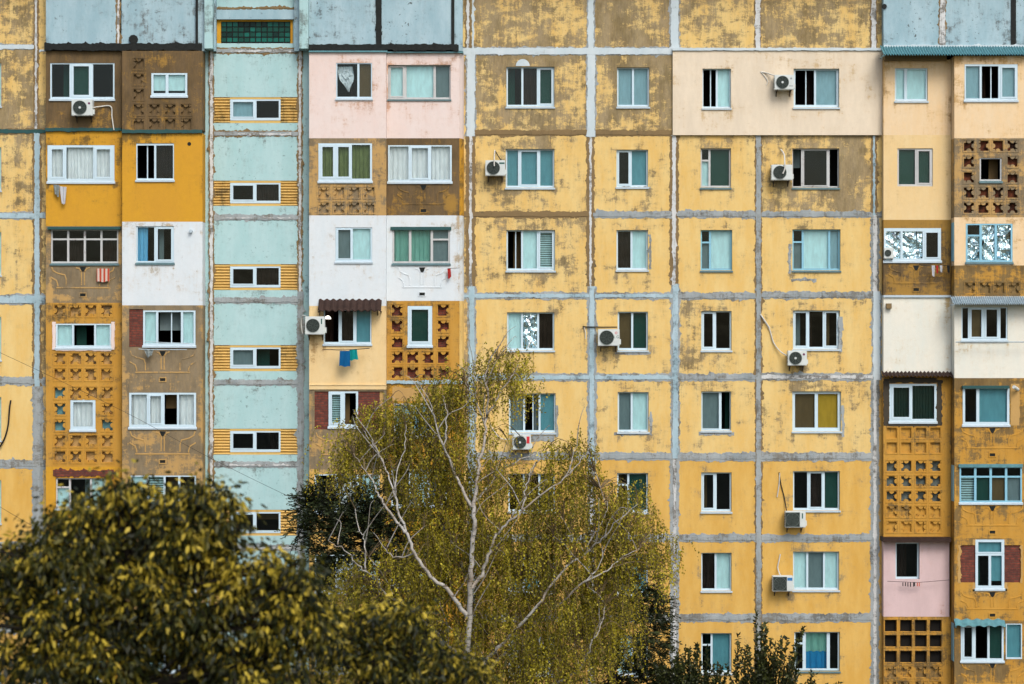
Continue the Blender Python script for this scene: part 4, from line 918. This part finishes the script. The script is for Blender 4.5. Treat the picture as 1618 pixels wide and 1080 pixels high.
pgm = [plain('peg_a', (.02,.02,.02,1)), plain('peg_b', (.5,.1,.05,1))]
mb = MB()
mb.tube([P(1402,918,e1+.2), P(1450,920,e1+.2), P(1500,916,e1+.2)], .008, 5); cl = mb.build('clothes_line', M['hoseb']); tag(cl, 'thin line crossing the rose-pink wall, with small pegs', 'clothes line')
mb = MB()
for x in (1426,1430,1434,1438,1443,1444.5,1449,1452): mb.pbox(x, 920, x+1.4, 925+random.random()*2, e1+.2, e1+.22, 0 if x < 1447 else 1)
mb.build('peg', pgm, cl)
# pendant lamp inside, security camera
pl = P(518, 501, d2-.35); root = empty('pendant_lamp', pl, 'glowing white dome lamp hanging inside the window under the tiled canopy', 'lamp')
em, t, p = newmat('lamp_glow'); p.inputs['Base Color'].default_value = (.9,.9,.85,1); p.inputs['Emission Color'].default_value = (1,.93,.8,1); p.inputs['Emission Strength'].default_value = 1.6
mb = MB(); n = 14; 
for j in range(6):
    a = j/5*math.pi/2
    for i in range(n): b = 2*math.pi*i/n; mb.v.append((pl.x+.11*math.cos(a)*math.cos(b), pl.y+.11*math.cos(a)*math.sin(b), pl.z-.06+.12*math.sin(a)))
for j in range(5):
    for i in range(n): k = (i+1) % n; mb.f.append((j*n+i, j*n+k, (j+1)*n+k, (j+1)*n+i)); mb.m.append(0)
mb.f.append(tuple(range(n))[::-1]); mb.m.append(0)
mb.build('lamp_shade', em, root, True)
mb = MB(); mb.tube([(pl.x, pl.y, pl.z+.06), (pl.x, pl.y, pl.z+.3)], .006, 5); mb.build('cord', M['hoseb'], root)
c0 = P(1604, 612, e2+.1); root = empty('security_camera', P(1609,616,e2), 'small white security camera beside the cyan-blind window', 'camera')
mb = MB(); mb.tube([P(1610,616,e2+.02), P(1607,614,e2+.15)], .02, 6); mb.build('arm', M['steel'], root)
mb = MB(); mb.tube([P(1608,615,e2+.1), P(1602,611,e2+.3)], .06, 10); mb.build('housing', M['acw'], root)
# ============================================================ ground
gm_, t, p = newmat('courtyard_ground'); c = mix(t, rng(t, noise(t, pos(t), .3, 8, .7), .42, .58), (.045,.06,.02,1), (.1,.09,.07,1)); t.links.new(c, p.inputs['Base Color']); p.inputs['Roughness'].default_value = .95
mb = MB(); mb.add([(-400,-400,0),(400,-400,0),(400,400,0),(-400,400,0)], [(0,1,2,3)]); g = mb.build('ground', gm_); tag(g, kind='structure')
mb = MB(); mb.add([(-60,-4.5,.004),(60,-4.5,.004),(60,-1.5,.004),(-60,-1.5,.004)], [(0,1,2,3)]); g = mb.build('path', plain('asphalt', (.05,.05,.05,1), .9)); tag(g, kind='structure')
# ============================================================ trees
rs = np.random.RandomState(11)
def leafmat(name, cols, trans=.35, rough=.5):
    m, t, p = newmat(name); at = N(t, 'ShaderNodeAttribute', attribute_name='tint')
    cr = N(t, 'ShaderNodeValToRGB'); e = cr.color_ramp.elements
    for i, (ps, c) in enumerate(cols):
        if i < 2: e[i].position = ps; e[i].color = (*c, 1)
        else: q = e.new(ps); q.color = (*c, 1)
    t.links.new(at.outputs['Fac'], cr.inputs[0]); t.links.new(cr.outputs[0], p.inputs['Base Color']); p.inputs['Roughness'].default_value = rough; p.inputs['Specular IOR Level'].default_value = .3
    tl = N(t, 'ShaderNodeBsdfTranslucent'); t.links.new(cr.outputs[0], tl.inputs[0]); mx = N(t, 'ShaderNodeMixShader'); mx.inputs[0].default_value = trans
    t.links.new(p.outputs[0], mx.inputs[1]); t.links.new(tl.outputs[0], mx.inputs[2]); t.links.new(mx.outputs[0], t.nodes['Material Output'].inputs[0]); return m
def leaves(name, pos_, dirs, length, width, mat, parent, tint, fold=.25):
    n = len(pos_); dirs = dirs/np.linalg.norm(dirs, axis=1, keepdims=True)
    r = rs.normal(size=(n,3)); side = np.cross(dirs, r); side /= np.linalg.norm(side, axis=1, keepdims=True)+1e-9; nor = np.cross(dirs, side)
    L = length[:,None]; Wd = width[:,None]
    v = np.empty((n,6,3))
    v[:,0] = pos_; v[:,1] = pos_+dirs*L*.3+side*Wd*.5-nor*Wd*fold*.5; v[:,2] = pos_+dirs*L*.68+side*Wd*.36-nor*Wd*fold*.5
    v[:,3] = pos_+dirs*L-nor*L*.18; v[:,4] = pos_+dirs*L*.68-side*Wd*.36-nor*Wd*fold*.5; v[:,5] = pos_+dirs*L*.3-side*Wd*.5-nor*Wd*fold*.5
    v -= np.array(parent.location)
    me = bpy.data.meshes.new(name); me.vertices.add(n*6); me.vertices.foreach_set('co', v.reshape(-1))
    idx = (np.arange(n)[:,None]*6+np.array([[0,1,2,3,0,3,4,5]])).reshape(-1)
    me.loops.add(n*8); me.loops.foreach_set('vertex_index', idx); me.polygons.add(n*2)
    me.polygons.foreach_set('loop_start', np.arange(0, n*8, 4)); me.polygons.foreach_set('loop_total', np.full(n*2, 4))
    me.materials.append(mat); at = me.attributes.new('tint', 'FLOAT', 'FACE'); at.data.foreach_set('value', np.repeat(tint, 2).astype(np.float32))
    me.update(calc_edges=True); o = bpy.data.objects.new(name, me); COL.objects.link(o); o.parent = parent; return o
barkw, t, p = newmat('birch_bark')
v = pos(t, (1,1,1)); c = mix(t, rng(t, noise(t, pos(t, (1.2,1.2,7)), 2.2, 5, .7), .55, .62), alb(176,174,168,.8), (.03,.027,.022,1)); c = mix(t, rng(t, noise(t, v, 1.1, 4), .45, .7, 0, .7), c, alb(132,112,88)); t.links.new(c, p.inputs['Base Color']); p.inputs['Roughness'].default_value = .7
M['twig'] = plain('birch_twig', alb(110,92,62), .8, var=.4)
M['bark'] = plain('dark_bark', (.018,.015,.011,1), .9, var=.4)
# ---- birch
bd = 13.0
base = Vector((X(742, bd), -bd, 0))
birch = empty('birch_tree', base, 'tall birch with white branching limbs and drooping olive-yellow foliage in the centre', 'tree')
limbs = [
 ([(742,1217+20,0),(738,1120,.3),(738,1040,.6),(742,960,.9),(744,900,1.1),(749,840,1.1),(750,800,1.1),(753,770,1),(757,735,.9),(766,685,.6),(767,660,.2),(772,622,.3),(766,596,.3),(777,560,.3)], 7.5, .6),
 ([(750,805,1.1),(732,772,1.0),(720,750,.6),(702,705,1),(690,672,1.1),(680,637,1.3),(660,600,1.4)], 3.6, .5),
 ([(741,920,0),(730,891,-.5),(714,858,-.9),(700,830,-1.1),(683,783,-1.3),(681,765,-1.3),(676,735,-1.4),(672,705,-1.5),(664,672,-1.5),(662,640,-1.5)], 4.2, .5),
 ([(738,975,.9),(711,935,1),(680,908,1.1),(655,872,1.2),(643,838,1.2),(630,808,1.1),(625,783,1),(612,747,.8),(604,725,.6),(590,700,.4),(575,680,.3)], 4.6, .5),
 ([(643,841,1.2),(617,810,1.2),(600,783,1.1),(590,760,.9),(575,738,.7),(560,715,.5)], 3, .5),
 ([(738,1045,.5),(700,1010,0),(655,965,-.2),(607,935,0),(597,917,.3),(578,900,.8),(561,885,.9),(544,866,.9),(519,853,.8)], 3.4, .5),
 ([(578,900,.8),(578,870,.9),(574,845,.9),(565,838,.9)], 2, .5),
 ([(743,930,1),(758,913,1),(769,883,1),(780,852,1),(794,833,1),(825,805,1.1),(857,780,1.1),(900,747,1.1),(922,720,1),(935,700,.9)], 4.4, .4),
 ([(750,795,1),(767,772,.2),(795,740,-1),(830,722,-1.4),(862,710,-1.6)], 2.6, .4),
 ([(742,1075,.5),(770,1040,.3),(800,1009,.4),(846,959,.8),(890,900,.6),(924,873,.2),(951,851,.6),(976,822,.9),(1007,795,.9)], 4.6, .5),
 ([(745,1085,0),(800,1030,-.5),(846,985,-.4),(886,950,.4),(924,919,.8),(954,904,.9),(979,882,.6),(1010,865,.4)], 3.8, .5),
 ([(760,1120,0),(850,1090,-.3),(914,1058,.3),(933,1018,.8),(951,980,.6),(955,955,.2)], 3, .5),
 ([(766,668,.2),(754,640,.1),(748,618,0)], 2.4, .6), ([(768,660,.2),(780,640,.4),(792,618,.5),(808,595,.6),(820,575,.6)], 2.2, .5),
 ([(702,705,1),(706,680,1),(706,650,1),(700,625,1)], 1.8, .5), ([(676,735,-1.4),(690,700,-1.3),(700,685,-1.2)], 1.6, .5),
 ([(700,830,-1.1),(672,800,-1.3),(650,770,-1.5),(645,745,-1.5)], 1.8, .5), ([(625,783,1),(628,750,.9),(640,700,.7),(642,670,.5)], 1.8, .5),
 ([(825,805,1.1),(832,770,1.0),(838,745,.9),(846,728,.8)], 1.8, .4), ([(900,747,1.1),(905,720,1),(912,700,.9)], 1.4, .4),
 ([(924,873,.2),(940,840,.4),(956,815,.5),(958,790,.5)], 1.6, .4), ([(924,919,.8),(948,890,.9),(952,862,.9)], 1.8, .4), ([(655,872,1.2),(630,880,.9),(610,868,.7),(590,840,.4)], 1.8, .5)]
mb = MB(); bp = []
for pts, r0, r1 in limbs:
    cp = curve_pts([P(a, b, bd+c_) for a, b, c_ in pts], 5); cp = [q+Vector((0,-.15,0)) for q in cp]; n = len(cp); u = S*(D-bd)/D*.82
    cp = [q+Vector((random.gauss(0,.02), random.gauss(0,.03), random.gauss(0,.02))) if 0 < i < n-1 else q for i, q in enumerate(cp)]
    mb.tube(cp, [u*(r0+(r1-r0)*(i/(n-1))**.8) for i in range(n)], 7); bp += [q for q in cp if q.z > 3]
mb.build('trunk', barkw, birch, True)
blobs = [(792,575,28,20,12),(808,602,24,24,10),(775,610,30,30,9),(735,600,14,26,6),(725,640,26,34,16),(690,632,30,30,18),(655,655,42,28,24),(612,675,38,28,24),(575,700,40,30,24),(545,722,28,22,12),(518,765,12,20,3),(680,705,56,46,46),(625,730,44,32,24),
 (765,670,18,40,7),(750,765,50,45,34),(790,765,34,22,12),(875,726,22,10,6),(908,716,18,12,7),(870,775,50,26,26),(930,755,28,34,16),(985,800,40,32,22),(1020,845,30,36,18),(1052,880,14,36,8),
 (690,790,50,50,40),(730,850,70,55,60),(820,840,85,55,75),(940,840,70,45,58),(665,880,60,40,36),(560,905,36,16,6),(530,950,45,34,18),(620,950,85,50,62),(740,940,90,65,90),(860,925,90,60,84),(955,915,55,45,44),(560,1030,95,70,60),(680,1040,110,60,90),(800,1020,100,70,100),(900,1010,90,70,84),(960,990,45,45,26),(760,1130,220,60,90)]
side = MB()
for pts, r0, r1 in limbs:
    cp = curve_pts([P(a, b, bd+c_) for a, b, c_ in pts], 5)
    for q in cp[4::3]:
        if q.z < 4.5: continue
        for _ in range(random.choice((0,0,1,1))):
            l_ = random.uniform(.6,1.6); a = random.uniform(0, 6.28); dv = Vector((math.cos(a), math.sin(a)*.8, random.uniform(.9,2.2))).normalized()
            p1 = q+dv*l_*.5+Vector((random.gauss(0,.06),0,random.gauss(0,.05))); p2 = q+dv*l_+Vector((math.cos(a)*.1, 0, -.02)); p3 = p2+Vector((math.cos(a)*.15+random.gauss(0,.08), 0, random.uniform(-.15,.3)))
            cc = curve_pts([q, p1, p2, p3], 4); side.tube(cc, [.017-.0135*k/(len(cc)-1) for k in range(len(cc))], 4); bp += [p1, p2]
side.build('branches', barkw, birch)
bpa = np.array([list(q) for q in bp]); cl = []
for (cx, cy, rx, ry, n) in blobs:
    a = rs.uniform(0, 2*np.pi, n); r = np.sqrt(rs.uniform(0, 1, n)); depth = rs.uniform(-1, .42, n)*np.clip(rx/28, .8, 3.2)
    for k in range(int(n*.9)): cl.append(list(P(cx+rx*r[k]*np.cos(a[k]), cy-8+ry*r[k]*np.sin(a[k]), bd+depth[k])))
cl = np.array(cl); tw = MB(); Lp = []; Ld = []; Lt = []
for c_ in cl:
    dd_ = np.linalg.norm(bpa-c_, axis=1)+np.where(bpa[:,2] > c_[2]+.2, 1.5, 0); j = int(np.argmin(dd_)); q = bpa[j]
    if dd_[j] < 4.0:
        mid = (q+c_)/2+np.array([0,0,.25]); tw.tube(curve_pts([q, mid, c_], 3), [.018,.015,.013,.01,.008,.006,.005], 3)
    bright = rs.uniform(-.3,.34)
    for s_ in range(rs.randint(6, 11)):
        st = c_+rs.normal(size=3)*np.array([.28,.28,.16]); ln = rs.uniform(.3, 1.15); nl = int(ln/.038); dr = rs.normal(size=2)*.16
        tt = np.linspace(0, 1, nl); px = st[0]+dr[0]*tt; py = st[1]+dr[1]*tt; pz = st[2]+.08*np.sin(tt*3)-ln*tt**1.25
        if s_ < 5: tw.tube([(px[0],py[0],pz[0]), (px[nl//2],py[nl//2],pz[nl//2]), (px[-1],py[-1],pz[-1])], .0045, 3)
        Lp.append(np.stack([px,py,pz],1)+rs.normal(size=(nl,3))*.025); d_ = rs.normal(size=(nl,3))*.6; d_[:,2] -= .75; Ld.append(d_); Lt.append(np.clip(.47+bright*.9+rs.normal(size=nl)*.14, 0, 1))
tw.build('twigs', M['twig'], birch)
Lp = np.concatenate(Lp); Ld = np.concatenate(Ld); Lt = np.concatenate(Lt); n = len(Lp); print('birch leaves', n)
bl = leafmat('birch_leaf', [(0,(.035,.045,.006)),(1,(.75,.66,.07)),(.35,(.17,.155,.012)),(.7,(.44,.37,.025))], .45)
leaves('crown', Lp, Ld, rs.uniform(.045,.082,n), rs.uniform(.032,.052,n), bl, birch, Lt)
# ---- general broadleaf generator
def broad(name, label, px, d, blobs, lmat, L0, W0, per, clr, tilt, spray=0, group=None, dscale=1.0, bark='bark', trunk_r=.16, droop=.4, stems=None, lump=0):
    base = Vector((X(px, d), -d, 0)); root = empty(name, base, label, 'tree' if 'bush' not in name else 'bush', group); u = S*(D-d)/D
    tw = MB(); ctr = []
    top = max(Z(b[1]-b[3]*.3, d) for b in blobs)
    cx = sum(X(b[0], d)*b[4] for b in blobs)/sum(b[4] for b in blobs)
    trunk = curve_pts([base-Vector((0,0,.1)), base+Vector((.1,0,top*.35)), Vector((base.x*.5+cx*.5, -d, top*.65)), Vector((cx, -d, top*.93))], 5)
    tw.tube(trunk, [trunk_r*(1-.8*i/(len(trunk)-1)) for i in range(len(trunk))], 8); tp = np.array([list(q) for q in trunk if q.z > top*.4])
    Lp, Ld, Lt = [], [], []
    if lump:
        nb = []
        for (bx, by, rx, ry, n) in blobs:
            if by < 960: by += 20
            for q in range(5):
                if q == 4 and by-ry < 1000 and n > 8:
                    for _ in range(4): nb.append((bx+rx*rs.uniform(-.95,.95), by-ry*rs.uniform(1.0,1.9), 5, 12, 3, rs.uniform(-.3,.3)))
                a, r = rs.uniform(0, 6.28), rs.uniform(.2, 1.12); f = rs.uniform(.2, .46); nb.append((bx+rx*r*math.cos(a), by+ry*r*math.sin(a)+2, rx*f*.9, ry*f*1.15, max(2, int(n*.21)), rx*rs.uniform(-.9, .9)*u))
        blobs = nb
    for (bx, by, rx, ry, n, *off_) in blobs:
        off_ = off_[0] if off_ else 0
        rd = rx*u*dscale
        bc = np.array(list(P(bx, by, d+off_))); j = int(np.argmin(np.linalg.norm(tp-bc, axis=1)+np.where(tp[:,2] > bc[2], 2, 0))); lp = curve_pts([tp[j], (tp[j]+bc)/2+np.array([0,0,-.1]), bc], 4)
        tw.tube(lp, [trunk_r*.2*(1-.7*i/(len(lp)-1)) for i in range(len(lp))], 6); lpa = np.array([list(q) for q in lp])
        for k in range(n):
            v_ = rs.normal(size=3); v_ /= np.linalg.norm(v_); r = rs.uniform(.25, 1)**.45
            c_ = bc+v_*r*np.array([rx*u, rd, ry*u]); out = v_.copy(); out[2] = out[2]*.7+.15
            q = lpa[int(np.argmin(np.linalg.norm(lpa-c_, axis=1)))]; tw.tube([q, (q+c_)/2+np.array([0,0,.05]), c_], [trunk_r*.08, trunk_r*.06, trunk_r*.03], 3)
            b = rs.uniform(-.25, .25)+(.18 if c_[2] > bc[2] else -.08)*(1 if lump else 0)  # lumpy crowns: light from above painted in, upper clumps lighter, lower ones darker
            if spray:      # leafy shoots, leaves in two ranks
                for s_ in range(spray):
                    dv = out+rs.normal(size=3)*.5; dv /= np.linalg.norm(dv); ln = rs.uniform(.6,1.2)*clr; m_ = max(5, int(ln/(L0*.34))); tt = np.linspace(0, 1, m_)[:,None]
                    pts = c_+dv*ln*tt+np.array([0,0,-1])*droop*ln*tt**2; tw.tube([pts[0], pts[m_//2], pts[-1]], .006, 3)
                    sd_ = np.cross(dv, [0,0,1.0]); sd_ /= np.linalg.norm(sd_)+1e-6; sg = np.where(np.arange(m_) % 2, 1, -1)[:,None]
                    Lp.append(pts); Ld.append(sd_*sg+dv*.5+rs.normal(size=(m_,3))*.25); Lt.append(np.clip(.45+b+rs.normal(size=m_)*.15, 0, 1))
            else:
                m_ = per; pts = c_+rs.normal(size=(m_,3))*clr; Lp.append(pts)
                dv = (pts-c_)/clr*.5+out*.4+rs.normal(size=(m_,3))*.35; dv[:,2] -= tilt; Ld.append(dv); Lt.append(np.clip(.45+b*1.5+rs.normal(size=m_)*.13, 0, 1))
    tw.build('trunk', M[bark], root)
    Lp = np.concatenate(Lp); Ld = np.concatenate(Ld); Lt = np.concatenate(Lt); n = len(Lp); print(name, n)
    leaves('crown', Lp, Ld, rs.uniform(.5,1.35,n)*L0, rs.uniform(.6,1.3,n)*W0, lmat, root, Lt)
    return root
dk = leafmat('dark_leaf', [(0,(.008,.016,.006)),(1,(.07,.085,.02)),(.5,(.022,.034,.01))], .2)
broad('dark_tree', 'dark green feathery tree half hidden left of the birch', 590, 6, [(486,800,20,24,16),(478,835,14,18,8),(500,800,22,26,16),(540,790,45,38,50),(600,800,50,40,60),(520,850,34,26,26),(575,850,65,45,80),(640,850,60,50,60),(600,910,90,45,70),(500,890,20,20,5),(600,1000,110,70,60)], dk, .1, .045, 0, .55, 0, spray=6, droop=.25)
broad('dark_tree', 'dark green feathery tree right behind the birch', 950, 6, [(1010,905,36,24,30),(985,950,55,40,60),(1030,960,24,26,18),(1000,1010,60,45,70),(960,1060,80,50,60),(1045,1060,34,34,30),(1000,1130,90,50,60)], dk, .1, .045, 0, .5, 0, spray=6, droop=.25)
bu = leafmat('shrub_leaf', [(0,(.008,.014,.006)),(1,(.09,.1,.02)),(.5,(.03,.04,.01))], .25)
def shoots(name, label, px, d, tips, lmat, L0=.13, W0=.065, group=None):
    base = Vector((X(px, d), -d, 0)); root = empty(name, base, label, 'shrub', group); tw = MB(); Lp, Ld, Lt = [], [], []
    for (tx, ty, n) in tips:
        for k in range(n):
            e_ = P(tx+rs.normal()*(7 if n > 1 else 0), ty+abs(rs.normal())*(14 if k else 0), d+rs.normal()*.5); st = P(px+(tx-px)*.55+rs.normal()*8, max(1130, ty+60), d+rs.normal()*.4)
            cp = curve_pts([base, st, (st*.4+e_*.6)+Vector((rs.normal()*.06,rs.normal()*.1,0)), e_], 8); tw.tube(cp[::2], [.02-.017*i/(len(cp[::2])-1) for i in range(len(cp[::2]))], 4)
            c2 = np.array([list(q) for q in cp if q.z > 2]);
            if len(c2) < 3: continue
            seg = np.linalg.norm(np.diff(c2, axis=0), axis=1); cs = np.concatenate([[0], np.cumsum(seg)]); tt = np.arange(0, cs[-1], .024); pts = np.stack([np.interp(tt, cs, c2[:,i]) for i in range(3)], 1)
            m_ = len(pts); d_ = rs.normal(size=(m_,3))*.7; d_[:,2] += .55; Lp.append(pts); Ld.append(d_); Lt.append(np.clip(.45+rs.normal(size=m_)*.22, 0, 1))
    tw.build('stems', M['bark'], root); Lp = np.concatenate(Lp); Ld = np.concatenate(Ld); Lt = np.concatenate(Lt); n = len(Lp); print(name, n)
    leaves('foliage', Lp, Ld, rs.uniform(.7,1.2,n)*L0, rs.uniform(.8,1.2,n)*W0, lmat, root, Lt)
shoots('tall_shrub', 'dark shrub with upright leafy shoots between the two lowest windows', 1200, 8, [(1194,966,1),(1197,990,3),(1210,985,2),(1168,1003,2),(1180,1018,4),(1222,1008,3),(1235,1008,3),(1250,995,2),(1270,990,1),(1205,1020,9),(1225,1040,8),(1190,1045,8),(1250,1035,5),(1160,1030,4),(1290,1060,3),(1175,1065,5),(1210,1068,8),(1265,1055,4),(1320,1078,2)], bu)
shoots('tall_shrub', 'dark shrub in front of the lowest left window of the right-hand field', 1095, 8, [(1130,1022,2),(1100,1015,4),(1085,1020,5),(1120,1045,6),(1142,1052,4),(1095,1045,9),(1070,1030,6),(1060,1050,9),(1110,1065,8),(1135,1068,6),(1080,1065,9),(1040,1045,6)], bu)
# ---- foreground trees (out of focus)
fgm = leafmat('broad_yellow_green_leaf', [(0,(.01,.014,.005)),(1,(.55,.42,.045)),(.45,(.022,.029,.006)),(.72,(.11,.1,.01))], .34, .5)
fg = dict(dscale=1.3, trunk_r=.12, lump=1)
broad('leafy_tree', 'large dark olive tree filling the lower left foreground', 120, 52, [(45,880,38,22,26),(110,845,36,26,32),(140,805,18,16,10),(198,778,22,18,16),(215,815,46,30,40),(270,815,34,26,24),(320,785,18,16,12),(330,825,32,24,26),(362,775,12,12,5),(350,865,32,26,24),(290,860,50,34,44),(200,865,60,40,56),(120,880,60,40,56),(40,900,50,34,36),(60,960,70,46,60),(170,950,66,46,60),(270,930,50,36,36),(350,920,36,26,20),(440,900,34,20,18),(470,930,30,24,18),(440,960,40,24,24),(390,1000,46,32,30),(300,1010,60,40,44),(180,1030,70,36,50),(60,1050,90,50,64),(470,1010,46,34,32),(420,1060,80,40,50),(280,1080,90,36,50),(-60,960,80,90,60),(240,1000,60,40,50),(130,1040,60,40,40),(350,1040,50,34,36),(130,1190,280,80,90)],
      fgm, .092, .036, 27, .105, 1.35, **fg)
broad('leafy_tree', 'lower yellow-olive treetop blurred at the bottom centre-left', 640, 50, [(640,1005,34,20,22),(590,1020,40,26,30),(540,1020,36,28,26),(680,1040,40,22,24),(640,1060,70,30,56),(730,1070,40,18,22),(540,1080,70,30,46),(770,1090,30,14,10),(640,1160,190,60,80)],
      fgm, .088, .035, 27, .105, 1.3, **fg)
